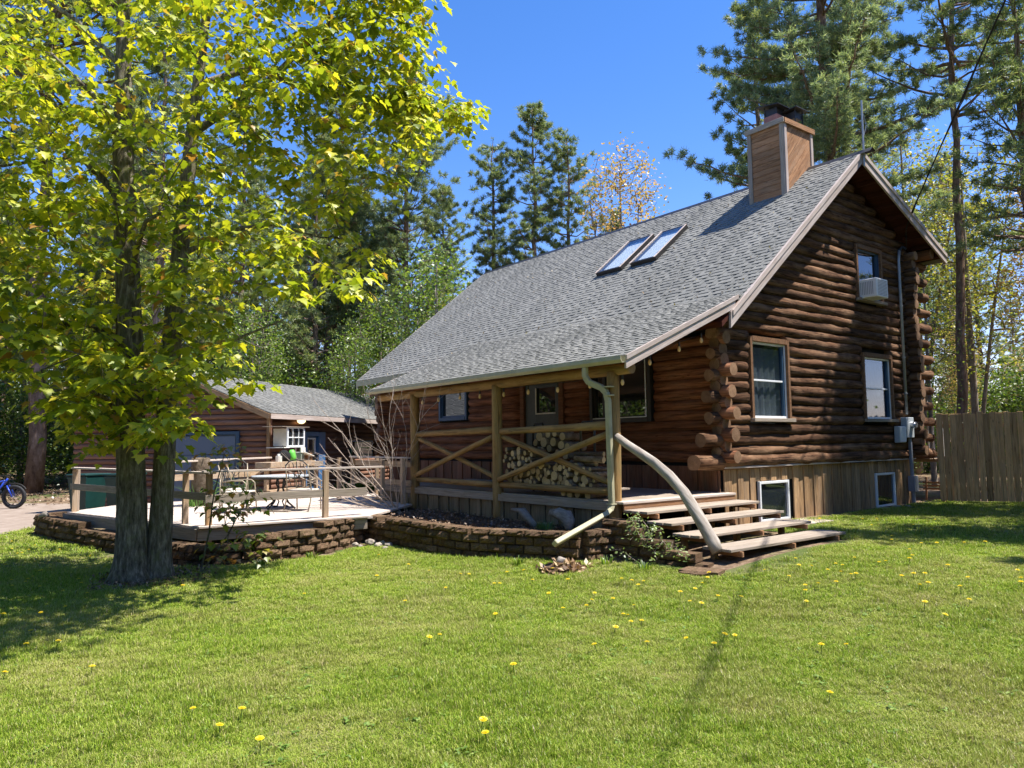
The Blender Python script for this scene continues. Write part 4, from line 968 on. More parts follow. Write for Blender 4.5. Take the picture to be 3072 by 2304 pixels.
patio_chair((-6.55, -5.55, .25), 3.9, "tan metal patio chair with curled back at the right side of the round table")
patio_chair((-8.0, -6.55, .25), 1.2, "tan metal patio chair left of the round table, facing the camera side")
patio_chair((-7.0, -6.75, .25), .3 + 2.2, "patio chair nearest the front deck rail, partly hidden by the sapling")
ub = MB(); ub.beam((-6.95, -6.35, .265), (-6.3, -5.95, .265), .09, .03); tag(ub.done("flat_bar", (M_grey,)), "flat grey wooden bar lying on the deck below the chair", "wooden bar")
# ------------------------------------------------------------------ fat-tyre bicycle on the drive
bk_ = thing("bicycle", (-19.9, -10.1, -.3), "blue fat-tyre bicycle parked at the left end of the driveway", "bicycle")
BD = Vector((.55, .8, 0)).normalized(); B0 = Vector((-20.0, -9.75, -.29))
def bp(u, z, w=0): return B0 + BD * u + Vector((0, 0, z)) + Vector((BD.y, -BD.x, 0)) * w
for u in (0, -1.12):
    ring = [bp(u + .33 * math.cos(a), .375 + .33 * math.sin(a)) for a in np.linspace(0, 2 * math.pi, 29)]
    mb = MB(); mb.tube(ring, .055, 8, cap=False); wh = mb.done("wheel", (M_rubber,), bk_, True)
    mb = MB(); mb.tube([bp(u + .27 * math.cos(a), .375 + .27 * math.sin(a)) for a in np.linspace(0, 2 * math.pi, 29)], .02, 6, cap=False); mb.done("rim", (M_dark,), wh, True)
    mb = MB()
    for k in range(16): a = k * math.pi / 8; mb.tube([bp(u, .375), bp(u + .26 * math.cos(a), .375 + .26 * math.sin(a), .02 * (-1) ** k)], .003, 4)
    mb.tube([bp(u, .375, -.07), bp(u, .375, .07)], .03, 8); mb.done("spokes_and_hub", (M_spoke,), wh)
mb = MB(); mb.tube([bp(-.33, .78), bp(-.22, .96)], .032, 8); mb.tube([bp(-.3, .86), bp(-.68, .38)], .034, 8); mb.tube([bp(-.3, .9), bp(-.85, .75)], .025, 8); mb.tube([bp(-.68, .38), bp(-.9, .9)], .022, 8); mb.tube([bp(-.87, .78), bp(-1.12, .375)], .018, 6); mb.tube([bp(-.68, .38), bp(-1.12, .375)], .018, 6); mb.done("bike_frame", (M_bikeblue,), bk_, True)
for w in (-.075, .075):
    mb = MB(); mb.tube([bp(-.2, .74, w * .9), bp(-.02, .375, w)], .024, 7); mb.done("fork_leg", (M_bikeblue,), bk_, True)
mb = MB(); mb.tube([bp(-.24, .98), bp(-.27, 1.05)], .02, 6); mb.tube([bp(-.33, 1.08, -.34), bp(-.26, 1.05, 0), bp(-.33, 1.08, .34)], .014, 6); mb.done("handlebar", (M_black,), bk_)
mb = MB(); mb.tube([bp(.0 + .43 * math.cos(a), .375 + .43 * math.sin(a)) for a in np.linspace(.6, 2.4, 10)], .02, 5); mb.done("mudguard", (M_dark,), bk_)
mb = MB(); mb.beam(bp(-.98, .95), bp(-.74, .96), .13, .05); mb.tube([bp(-.9, .8), bp(-.87, .94)], .015, 6); mb.done("saddle", (M_black,), bk_)

# ------------------------------------------------------------------ wooden privacy fence on the right
fn = thing("privacy_fence", (.6, 8.1, 0), "tall wooden board privacy fence right of the cabin", "fence")
f0 = Vector((.52, 8.0, 0)); fd = Vector((1.49, 1.02, 0)).normalized(); s = 0; k = 0
while s < 9.5:
    w = .145; zt = 2.2 + random.uniform(-.02, .03) + s * .008; p = f0 + fd * (s + w / 2); ln = random.uniform(-.012, .012)
    gap = random.choice((.008, .01, .012, .016, .02))
    V, F = boxvf(zt - .05, .022, w - gap, .003)
    board("fence_board", (p.x, p.y, .05), (p.x + fd.x * ln, p.y + fd.y * ln, zt), w - gap, .022, M_fence, fn, up=(fd.y, -fd.x, 0))
    s += w
for z in (.35, 1.1, 1.9): board("fence_rail", f0 + Vector((-.04, .05, z)), f0 + fd * 9.5 + Vector((-.04, .05, z)), .04, .09, M_fence, fn)
for s in np.arange(.1, 9.5, 2.4): q = f0 + fd * s + Vector((-.07, .1, 0)); board("fence_post", q, q + Vector((0, 0, 2.1)), .09, .09, M_fence, fn, up=(0, 1, 0))
# small rear balcony glimpsed behind the corner
bal = thing("rear_balcony", (-.5, 10, 0), "rear balcony with pale balusters glimpsed between the cabin corner and the fence", "balcony")
box("balcony_floor", (-1.6, 8.9, .98), (.5, 10.6, 1.06), M_rail, bal)
board("balcony_rail", (-1.6, 8.95, 2.05), (.5, 8.95, 2.05), .07, .04, M_rail, bal)
for x in np.arange(-1.3, .5, .12): board("baluster", (x, 8.95, 1.06), (x, 8.95, 2.03), .035, .035, M_offwhite, bal, up=(0, 1, 0))
for x in (-1.2, .4): board("balcony_post", (x, 9.0, 0), (x, 9.0, .98), .1, .1, M_skirt, bal, up=(0, 1, 0))
cart = thing("garden_cart", (.2, 8.8, 0), "small wooden slatted garden cart behind the cabin corner", "cart")
for z in (.3, .38, .46): board("cart_slat", (-.1, 8.5, z), (.5, 8.7, z), .02, .05, M_chim, cart)
for x in (-.05, .45): board("cart_leg", (x, 8.55, 0), (x, 8.6, .6), .04, .04, M_chim, cart, up=(0, 1, 0))

# ------------------------------------------------------------------ firewood
FW = [logmesh(.46, .06, s * 7.7, n=9, wob=.1, seg=.24, mats=(M_fireb, M_cut)) for s in range(5)]
FWL = {0: ("cut firewood log end in the main pile behind the crossed braces", "firewood in the main pile"), 1: ("firewood log on the ground row below the bottom porch rail", "firewood under the bottom rail"), 2: ("larger cut log in the upper heap just under the top porch rail", "firewood in the upper heap"), 3: ("firewood log lying lengthwise on top of the pile beside the downspout", "firewood lying lengthwise")}
def fw(x, y, z, r, d=(0, 1, 0), l=1.0, kind=0):
    M = frame((x, y, z), Vector(d) + Vector((random.uniform(-.08, .08), random.uniform(-.08, .08), random.uniform(-.06, .06)))) @ Matrix.Rotation(random.uniform(0, 6.28), 4, 'X') @ Matrix.Diagonal((l, r / .06, r / .06, 1))
    o = link("firewood_log", random.choice(FW), None, M)
    tag(o, FWL[kind][0], "firewood", FWL[kind][1])
def top(x): # stack height profile
    if x < -2.2: return 1.52 - .06 * abs(x + 2.9)
    if x < -1.6: return 1.22
    return 1.22 if x < -.9 else 1.15
cols = {}
placed = []
for tries in range(5200):
    x = random.uniform(-2.95, -.5); r = random.choice((.035, .045, .055, .06, .065, .075, .085)); z = random.uniform(.85, top(x))
    if z + r > top(x) + .04: continue
    if all((x - a) ** 2 + (z - b) ** 2 > (.94 * (r + c)) ** 2 for a, b, c in placed): placed.append((x, z, r))
for x, z, r in placed: fw(x, -2.66 + random.uniform(-.06, .06), z, r)
for x in (-1.28, -1.1, -.9, -.66): fw(x, -2.65, .70, random.uniform(.05, .08), kind=1)
for x, z, r in ((-2.2, 1.62, .1), (-1.93, 1.62, .085), (-1.68, 1.72, .075), (-2.05, 1.5, .07), (-1.72, 1.56, .08), (-1.6, 1.37, .07), (-1.82, 1.42, .06), (-2.35, 1.74, .09), (-2.45, 1.6, .07), (-2.08, 1.78, .07), (-1.55, 1.52, .07), (-1.9, 1.78, .06), (-2.25, 1.46, .06)): fw(x, -2.3, z, r, kind=2)
for k, (x, z, r) in enumerate(((-.75, 1.31, .055), (-.95, 1.24, .05), (-.85, 1.4, .045), (-1.05, 1.36, .05))): fw(x, -2.72 + .05 * k, z, r, (1, .12, 0), 1.35, kind=3)
rk = thing("firewood_rack", (-2, -2.3, .66), "black tube firewood rack on the porch", "rack")
for x in (-2.75, -1.35): mb = MB(); mb.tube([(x, -2.35, .66), (x, -2.35, 1.85), (x + .06, -2.35, 1.98), (x + .3, -2.35, 1.98), (x + .36, -2.35, 1.85), (x + .36, -2.35, .66)], .025, 8); mb.done("rack_hoop", (M_dark,), rk, True)
mb = MB(); mb.box((-2.95, -2.75, .8), (-.1, -2.4, .83)); mb.done("rack_shelf", (M_grey,), rk)
# ------------------------------------------------------------------ driftwood, rocks, dirt
def lump(name, loc, sc, m, seed, label, cat, rot=0, amp=.35, fr=1.6, group=None, sub=3):
    import bmesh
    bm = bmesh.new(); bmesh.ops.create_icosphere(bm, subdivisions=sub, radius=1)
    for v in bm.verts: v.co *= 1 + amp * noise.noise(v.co * fr + Vector((seed, 0, 0))) + amp * .3 * noise.noise(v.co * fr * 4 + Vector((seed, 5, 0)))
    me = bpy.data.meshes.new(name); bm.to_mesh(me); bm.free(); me.materials.append(m); me.polygons.foreach_set('use_smooth', [True] * len(me.polygons))
    return tag(link(name, me, None, Matrix.Translation(loc) @ Matrix.Rotation(rot, 4, 'Z') @ Matrix.Diagonal((*sc, 1))), label, cat, group)
def drift(name, pts, rs, label):
    V, F = tubevf(pts, rs, 10)
    V = [v + Vector((noise.noise(v * 9), noise.noise(v * 9 + Vector((5, 0, 0))), noise.noise(v * 9 + Vector((0, 7, 0))))) * .05 + Vector((0, 0, noise.noise(v * 23) * .03)) for v in V]
    V, c = centred(V); M = Matrix.Translation(c); return tag(link(name, mesh(name, V, F, (M_drift,), smooth=True), None, M), label, "driftwood")
drift("driftwood", [(-2.0, -3.45, .40), (-1.75, -3.45, .42), (-1.5, -3.5, .28), (-1.25, -3.55, .18)], [.03, .07, .08, .05], "forked silver driftwood piece leaning in the planting bed")
drift("driftwood", [(-1.1, -3.3, .42), (-.9, -3.35, .42), (-.65, -3.4, .38), (-.5, -3.45, .30), (-.48, -3.5, .17)], [.05, .1, .12, .1, .06], "chunky silver driftwood root in the bed beside the green clump")
for i, (x, y, s_) in enumerate(((-4.35, -5.1, .09), (-4.15, -4.95, .06), (-3.95, -5.15, .07), (-3.75, -5.05, .08), (-4.5, -5.35, .05), (-3.6, -5.2, .05), (-4.2, -5.4, .05))):
    lump("rock", (x + .25, y - .12, g(y) + s_ * .4), (s_ * 1.2, s_, s_ * .7), M_rock, i * 3.3, "pale field stone in the corner where the two block walls meet" if i == 0 else "small grey stone in the shaded corner between the block walls", "rock", i, group=None if i == 0 else "stones in the wall corner")
lump("dirt_mound", (.62, -4.55, -.2), (.3, .25, .07), M_dirt, 3, "small mound of dug earth and dry grass near the downspout", "dirt mound", .4, .6, 2.5)
lump("rock", (.5, -4.5, -.12), (.09, .05, .08), M_rock, 9, "pointed grey stone on top of the dirt mound", "rock", .5)
drift("broken_slab", [(-10.6, -9.9, .16), (-10.4, -9.85, .2), (-10.2, -9.8, .17)], [.03, .06, .03], "pale broken wood piece on the left end of the deck wall")
for i in range(12):
    x = .25 + random.uniform(0, .25); y = random.uniform(5.3, 8.2) if i < 8 else random.uniform(1, 2)
    lump("rock", (x, y, .01), (.09, .06, .03), M_rock, i * 1.7, "flat grey stone in the edging along the foot of the cabin wall", "rock", i, group="edging stones along the cabin", sub=2)
tag(box("stepping_slab", (.35, .9, -.01), (.95, 2.2, .03), M_rock), "flat stone slab in the grass below the first basement window", "slab")
# ------------------------------------------------------------------ vegetation generators
def unit(v): return v / np.maximum(np.linalg.norm(v, axis=-1, keepdims=True), 1e-9)
def tubes_edges(A, B, ra, rb, n=5):
    """one tapered tube per edge"""
    d = unit(B - A); ref = np.where(np.abs(d[:, 2:3]) > .9, np.array([[1., 0, 0]]), np.array([[0, 0, 1.]]))
    u = unit(np.cross(d, ref)); w = np.cross(d, u); a = np.arange(n) * 2 * np.pi / n
    c = np.cos(a)[None, :, None]; s = np.sin(a)[None, :, None]
    ring = u[:, None] * c + w[:, None] * s
    V = np.concatenate([A[:, None] + ring * ra[:, None, None], B[:, None] + ring * rb[:, None, None]], 1).reshape(-1, 3)
    m = len(A); base = (np.arange(m) * 2 * n)[:, None, None]; j = np.arange(n); j2 = (j + 1) % n
    F = np.stack([j, j2, j2 + n, j + n], -1)[None] + base
    return V, F.reshape(-1, 4)
def grow(roots, targets, step=.35, r0=.006, sag=.12, power=2.3, upbias=.5, maxn=60000):
    """roots: list of polylines (n,3) with radii; targets connect to the nearest existing node"""
    P = np.zeros((maxn, 3)); par = np.full(maxn, -1); n = 0; fixed = {}
    for pts, rad in roots:
        for i, p in enumerate(pts):
            P[n] = p; par[n] = n - 1 if i else -1; fixed[n] = rad[i]; n += 1
    nroot = n
    d0 = np.min(np.linalg.norm(targets[:, None] - P[None, :n], axis=2), 1); order = np.argsort(d0); ends = []
    for k in order:
        t = targets[k]; dv = t - P[:n]; d = np.linalg.norm(dv, axis=1)
        cost = d + upbias * np.maximum(0, P[:n, 2] - t[2] + .15 * d)
        j = int(np.argmin(cost)); L = d[j]; m = max(1, int(L / step)); prev = j; a = P[j].copy()
        for q in range(1, m + 1):
            s = q / m; p = a + (t - a) * s; p[2] += sag * L * math.sin(math.pi * s) * .6
            p += rng.normal(0, .03 * min(L, 1.5), 3) * (q < m)
            P[n] = p; par[n] = prev; prev = n; n += 1
            if n >= maxn - 50: break
        ends.append(prev)
        if n >= maxn - 50: break
    rad = np.zeros(n); acc = np.zeros(n)
    for i in range(n - 1, -1, -1):
        r = max(r0, acc[i] ** (1 / power)) if acc[i] > 0 else r0
        if i in fixed: r = fixed[i]
        rad[i] = r
        if par[i] >= 0: acc[par[i]] += r ** power if i not in fixed else 0
    idx = np.arange(nroot, n); pr = par[idx]
    rb = rad[idx]; ra = np.minimum(rad[pr], rb * 1.35)
    return P[:n], P[pr], P[idx], ra, rb, order
MAPLE = np.array([(0, 0), (.16, .03), (.38, .03), (.38, .2), (.56, .44), (.40, .47), (.28, .46), (.27, .66), (.16, .74), (0, 1.0), (-.16, .74), (-.27, .66), (-.28, .46), (-.40, .47), (-.56, .44), (-.38, .2), (-.38, .03), (-.16, .03)])
def leaf_cloud(pos, size, tip, nrm, outline=MAPLE, fold=.18, droop=.22, stem=None):
    """pos base point, tip direction (unit), nrm leaf normal; returns V,F (triangle fans)"""
    N_ = len(pos); y = tip; x = unit(np.cross(y, nrm)); z = np.cross(x, y)
    o = outline; k = len(o)
    lx = np.concatenate([[0], o[:, 0]]); ly = np.concatenate([[.36], o[:, 1]]); lz = fold * np.abs(lx) - droop * (ly ** 2)
    V = pos[:, None] + size[:, None, None] * (x[:, None] * lx[None, :, None] + y[:, None] * ly[None, :, None] + z[:, None] * lz[None, :, None])
    j = np.arange(k); F = np.stack([np.zeros(k, int), 1 + j, 1 + (j + 1) % k], -1)[None] + (np.arange(N_) * (k + 1))[:, None, None]
    return V.reshape(-1, 3), F.reshape(-1, 3)
DIAM = np.array([(0, 0), (.28, .35), (.2, .7), (0, 1), (-.2, .7), (-.28, .35)])
def quad_cloud(pos, size, rnd, flat=.5, elong=1.0):
    """simple folded 4-vertex leaves, random orientation"""
    n = len(pos); t = unit(rnd.normal(0, 1, (n, 3)) * np.array([1, 1, .6])); nr = unit(rnd.normal(0, 1, (n, 3)) * (1 - flat) + np.array([0, 0, flat]))
    x = unit(np.cross(t, nr)); s = size[:, None]
    V = np.stack([pos, pos + s * (t * .5 * elong + x * .38), pos + s * t * elong, pos + s * (t * .5 * elong - x * .38)], 1)
    F = (np.arange(n) * 4)[:, None] + np.array([[0, 1, 2, 3]])
    return V.reshape(-1, 3), F
def pts_in(ell, n, rnd, shell=.0):
    """n points inside a list of ellipsoids (cx,cy,cz,rx,ry,rz,weight)"""
    w = np.array([e[6] for e in ell], float); w /= w.sum(); out_ = []
    pick = rnd.choice(len(ell), n, p=w)
    for i in pick:
        e = ell[i]; v = rnd.normal(0, 1, 3); v /= np.linalg.norm(v); r = (shell + (1 - shell) * rnd.random()) ** (1 / 2.2)
        out_.append((e[0] + v[0] * r * e[3], e[1] + v[1] * r * e[4], e[2] + v[2] * r * e[5]))
    return np.array(out_)
def trunkmesh(pts, rad, n=16, amp=.06, flare=0, mats=(), name="trunk", fr=3.0):
    pts = [Vector(p) for p in pts]; V, F = tubevf(pts, rad, n, True)
    c0 = pts[0]; out_ = []
    k = len(pts)
    for i, v in enumerate(V):
        ri = min(i // n, k - 1); c = pts[ri]; d = v - c; a = math.atan2(d.y, d.x)
        f = 1 + amp * noise.noise((math.cos(a) * 2.2 + c0.x, math.sin(a) * 2.2, v.z * .7)) + amp * .9 * noise.noise((math.cos(a) * 7 + c0.x, math.sin(a) * 7, v.z * fr))
        if flare: f += flare * max(0, 1 - (v.z - c0.z) / .55) ** 2 * (1 + .7 * math.sin(a * 5 + 1) + .5 * math.sin(a * 3))
        out_.append(c + d * f)
    return mesh(name, out_, F, mats, smooth=True)
L_maple = leafmat("maple_leaf", [(0, (.13, .19, .014)), (.3, (.26, .33, .018)), (.6, (.45, .48, .025)), (.9, (.66, .62, .04)), (.97, (.50, .36, .045)), (1, (.38, .18, .04))], .5, 1.25)
L_pine = leafmat("pine_needle", [(0, (.09, .15, .07)), (.5, (.19, .25, .10)), (1, (.36, .38, .15))], .45, 1.3, .05)
L_wpine = leafmat("white_pine_needle", [(0, (.12, .19, .10)), (.5, (.24, .31, .16)), (1, (.42, .46, .22))], .5, 1.3, .05)
L_green = leafmat("bright_young_leaf", [(0, (.07, .14, .02)), (.5, (.15, .24, .03)), (1, (.28, .36, .05))], .5, 1.3)
L_yellow = leafmat("yellow_green_leaf", [(0, (.18, .24, .03)), (.5, (.36, .36, .05)), (1, (.5, .42, .08))], .5, 1.3)
L_orange = leafmat("coppery_bud_leaf", [(0, (.42, .36, .08)), (.5, (.58, .42, .14)), (1, (.62, .34, .17))], .45, 1.2)
L_under = leafmat("understorey_leaf", [(0, (.04, .09, .012)), (.5, (.1, .17, .022)), (.9, (.2, .28, .035)), (1, (.3, .3, .05))], .45, 1.3)

# ------------------------------------------------------------------ the big maple
maple = thing("maple_tree", (-3.3, -9.4, -.3), "big twin-stemmed maple with bright yellow-green new leaves in front of the deck", "maple tree")
T1 = [(-3.29, -9.46, -.42), (-3.29, -9.46, -.1), (-3.29, -9.46, .4), (-3.31, -9.49, 1.3), (-3.33, -9.52, 2.2), (-3.36, -9.55, 3.3), (-3.40, -9.6, 4.4), (-3.44, -9.66, 5.4), (-3.48, -9.7, 6.6), (-3.5, -9.72, 7.8), (-3.53, -9.77, 9.3)]
R1 = [.265, .23, .205, .195, .188, .178, .165, .155, .13, .105, .065]
T2 = [(-3.25, -9.10, -.42), (-3.25, -9.10, -.1), (-3.24, -9.08, .5), (-3.23, -9.06, 1.4), (-3.21, -9.03, 2.4), (-3.18, -8.99, 3.4), (-3.12, -8.91, 4.9), (-3.05, -8.83, 6.2), (-2.99, -8.74, 7.5), (-2.87, -8.6, 9.2)]
R2 = [.21, .178, .16, .148, .14, .133, .12, .10, .075, .045]
def dens(T, Rr, k=4):
    P_ = []; Q = []
    for i in range(len(T) - 1):
        for q in range(k): t = q / k; P_.append(tuple(np.array(T[i]) * (1 - t) + np.array(T[i + 1]) * t)); Q.append(Rr[i] * (1 - t) + Rr[i + 1] * t)
    P_.append(T[-1]); Q.append(Rr[-1]); return P_, Q
t1, r1 = dens(T1, R1, 5); t2, r2 = dens(T2, R2, 5)
link("trunk", trunkmesh(t1, r1, 22, .08, .5, (M_bark,)), maple); link("trunk", trunkmesh(t2, r2, 20, .08, .4, (M_bark,)), maple)
# named limbs: visible heavy branches
limbs = [([(-3.02, -8.78, 7.2), (-2.78, -7.98, 7.65), (-2.16, -7.18, 7.2), (-1.54, -6.38, 7.11), (-.9, -5.6, 6.95)], [.06, .05, .04, .03, .015]),
         ([(-3.05, -8.85, 6.4), (-2.44, -7.88, 7.28), (-2.13, -7.47, 7.8), (-1.8, -7.06, 8.3), (-1.17, -6.22, 8.62)], [.065, .05, .04, .03, .02]),
         ([(-3.14, -8.95, 4.5), (-2.7, -8.4, 4.9), (-2.3, -7.8, 5.0), (-1.9, -7.2, 4.8)], [.045, .035, .028, .014]),
         ([(-3.24, -9.06, 2.6), (-2.9, -8.6, 3.0), (-2.5, -8.1, 3.3), (-2.1, -7.7, 3.5)], [.035, .028, .02, .012]),
         ([(-3.34, -9.53, 2.9), (-3.6, -9.9, 3.35), (-4.0, -10.5, 3.5), (-4.4, -11.1, 3.4)], [.055, .045, .03, .018]),
         ([(-3.32, -9.5, 1.9), (-2.9, -9.9, 2.3), (-2.5, -10.3, 2.45), (-2.1, -10.7, 2.3)], [.04, .03, .022, .012]),
         ([(-3.43, -9.65, 5.1), (-3.3, -9.85, 5.43), (-3.48, -10.2, 5.84), (-3.84, -10.67, 5.85), (-4.23, -11.17, 5.76)], [.06, .055, .045, .03, .018]),
         ([(-3.46, -9.68, 6.0), (-3.2, -10.0, 6.6), (-3.0, -10.7, 7.1)], [.05, .035, .02]),
         ([(-3.38, -9.57, 3.9), (-2.8, -9.6, 4.4), (-2.2, -9.6, 4.7), (-1.6, -9.4, 4.8)], [.05, .04, .028, .015]),
         ([(-3.5, -9.72, 7.4), (-4.0, -10.3, 8.2), (-4.4, -11.0, 8.7)], [.05, .035, .02])]
roots = [(np.array(t1[10:]), r1[10:]), (np.array(t2[10:]), r2[10:])] + [(np.array(dens(a, b, 3)[0]), dens(a, b, 3)[1]) for a, b in limbs]
CROWN = [(-3.43, 9.66), (4.56, 9.55), (4.48, 8.42), (4.27, 7.62), (4.93, 6.7), (4.7, 6.39), (4.13, 6.05), (3.89, 5.28), (3.49, 4.98), (3.64, 4.33), (3.89, 3.76), (3.68, 3.28), (2.9, 3.24), (2.38, 3.03), (1.82, 2.71), (1.87, 2.22), (1.51, 1.88), (1.15, 2.27), (0.87, 1.72), (0.42, 1.55), (-0.1, 1.73), (-0.36, 1.41), (-0.95, 1.62), (-1.37, 2.3), (-1.61, 2.72), (-2.06, 2.84), (-3.08, 2.65)]
mr = np.random.default_rng(11); RG = np.array([.611, .791]); FW = np.array([-.791, .611]); TC = np.array([-3.3, -9.4])
def crown_targets(n):
    out_ = []
    while len(out_) < n:
        u = mr.uniform(-5.0, 4.6); z = mr.uniform(.6, 9.6)
        if not inpoly(u, z, CROWN): continue
        half = 2.9 * math.sqrt(max(.05, 1 - ((z - 5.2) / 5.2) ** 2)) * (1 if u < .8 else max(.3, 1 - (u - .8) / 4.2)); q = max(-2.0, mr.normal(-.12, .5) * half)
        if z < 1.9 and abs(u) < .35 and q < .2 and mr.random() < .8: continue
        if u > .9 and mr.random() < (.12 if z > 5 else .2): continue
        if z < 4.6 and u > .9 and z < 3.3 + .25 * (u - .9) and mr.random() < .85: continue
        if z > 5.5 and u < .9 and mr.random() < .22: continue
        if -.5 < u < .55 and 3 < z < 7.5 and q < .3 and mr.random() < .45: continue
        if noise.noise((u * .75, z * .95, q * .6 + 4)) < -.12 and mr.random() < .85: continue
        k = 1 + q / 10.95; p = CAM[:2] + RG * (u - 5.64) * k + FW * (10.95 + q); out_.append((p[0], p[1], 1.62 + (z - 1.62) * k))
    return np.array(out_)
TG = crown_targets(1050)
# unseen boughs added to the crown, overhead towards the camera, to shade the lawn
ov = np.stack([mr.uniform(-3.1, -.6, 150), mr.uniform(6.3, 8.5, 150), mr.uniform(7.2, 9.2, 150)], 1)
TG = np.concatenate([TG, pts_in([(-1.25, -6.0, 7.0, .65, .6, .45, 2), (-.8, -5.45, 6.85, .4, .4, .25, 1)], 42, mr)])
TG = np.concatenate([TG, np.stack([CAM[0] + RG[0] * ov[:, 0] + FW[0] * ov[:, 1], CAM[1] + RG[1] * ov[:, 0] + FW[1] * ov[:, 1], ov[:, 2]], 1)])
# keep clear of the sky notch, the porch roof and the lens
P_, A_, B_, ra, rb, order = grow(roots, TG, step=.3, r0=.0035, sag=.05, maxn=40000)
V, F = tubes_edges(A_, B_, ra, rb, 5); br = link("branches", fast_mesh("branches", V, F, (M_bark,), smooth=True), maple)
for a, b in limbs: aa, bb = dens(a, b, 4); link("limb", trunkmesh(aa, bb, 10, .05, 0, (M_bark,), "limb"), maple)
def maple_leaves(tg, per, rnd, smin=.075, smax=.125, spread=.2, sprays=False):
    n = len(tg) * per; base = np.repeat(tg, per, 0); off = rnd.normal(0, 1, (n, 3)) * np.array([spread, spread, spread * (.2 if sprays else .38)])
    if sprays:   # leaves sit in flat, tilted, drooping sprays
        tilt = np.repeat(rnd.normal(0, .3, (len(tg), 2)), per, 0); off[:, 2] += (off[:, :2] * tilt).sum(1) - .55 * (off[:, :2] ** 2).sum(1)
    pos = base + off
    out_ = unit(off * np.array([1, 1, .2]) + rnd.normal(0, .03, (n, 3))); tip = unit(out_ * np.array([1, 1, 0]) + np.array([0, 0, -1.0]) * rnd.uniform(.15, .95, (n, 1)))
    nr = unit(np.array([0, 0, 1.]) + out_ * .45 + rnd.normal(0, .2, (n, 3)))
    size = rnd.uniform(smin, smax, n); return pos, size, tip, nr
pos, size, tip, nr = maple_leaves(TG, 19, mr, .08, .15, .165, True); size *= np.where(pos[:, 2] < 3.8, 1.25, 1.0)
dist = np.linalg.norm(pos - CAM, axis=1); o = np.argsort(dist); near = o[:300]; far = o[300:]
V, F = leaf_cloud(pos[far], size[far], tip[far], nr[far]); fo = link("foliage", fast_mesh("foliage", V, F, (L_maple,)), maple); fo['kind'] = 'stuff'
V, F = leaf_cloud(np.zeros((1, 3)), np.ones(1), np.array([[0, 1., 0]]), np.array([[0, 0, 1.]])); lf = fast_mesh("leaf", V, F, (L_maple,))
def leaf_objs(parent, pos, size, tip, nr, me, idx):
    for i in idx:
        y = Vector(tip[i]); x = y.cross(Vector(nr[i])).normalized(); z = x.cross(y); s = size[i]
        link("leaf", me, parent, Matrix(((x.x * s, y.x * s, z.x * s, pos[i][0]), (x.y * s, y.y * s, z.y * s, pos[i][1]), (x.z * s, y.z * s, z.z * s, pos[i][2]), (0, 0, 0, 1))))
leaf_objs(maple, pos, size, tip, nr, lf, near)
# maple sapling in front of the deck
sap = thing("maple_sapling", (-3.3, -8.6, -.3), "thin maple sapling with orange-green leaves between the maple trunk and the deck wall", "sapling")
sr = np.random.default_rng(5)
sroot = [(np.array([(-3.1, -8.55, -.3), (-3.05, -8.45, .3), (-3.0, -8.4, .9), (-2.85, -8.3, 1.5)]), [.016, .013, .01, .007]), (np.array([(-3.1, -8.55, -.3), (-2.9, -8.2, .3), (-2.75, -8.0, .8)]), [.012, .01, .007])]
st_ = pts_in([(-2.75, -8.1, .75, .5, .45, .35, 2), (-2.9, -8.3, 1.45, .45, .4, .3, 1.2), (-2.7, -8.1, .15, .5, .5, .3, 1.6)], 60, sr, .2)
P_, A_, B_, ra, rb, od = grow(sroot, st_, step=.2, r0=.003, maxn=2000)
V, F = tubes_edges(A_, B_, ra, rb, 5)
for a, b in sroot:
    v2, f2 = tubes_edges(a[:-1], a[1:], np.array(b[:-1]), np.array(b[1:]), 6); F = np.concatenate([F, f2 + len(V)]); V = np.concatenate([V, v2])
link("stem", fast_mesh("stem", V, F, (M_bark,)), sap)
L_sap = leafmat("sapling_leaf", [(0, (.10, .16, .02)), (.4, (.22, .27, .03)), (.65, (.38, .33, .06)), (.85, (.42, .24, .07)), (1, (.3, .14, .05))], .5, 1.2)
pos, size, tip, nr = maple_leaves(st_, 4, sr, .07, .12, .1)
V, F = leaf_cloud(np.zeros((1, 3)), np.ones(1), np.array([[0, 1., 0]]), np.array([[0, 0, 1.]])); lf2 = fast_mesh("leaf", V, F, (L_sap,))
leaf_objs(sap, pos, size, tip, nr, lf2, range(len(pos)))

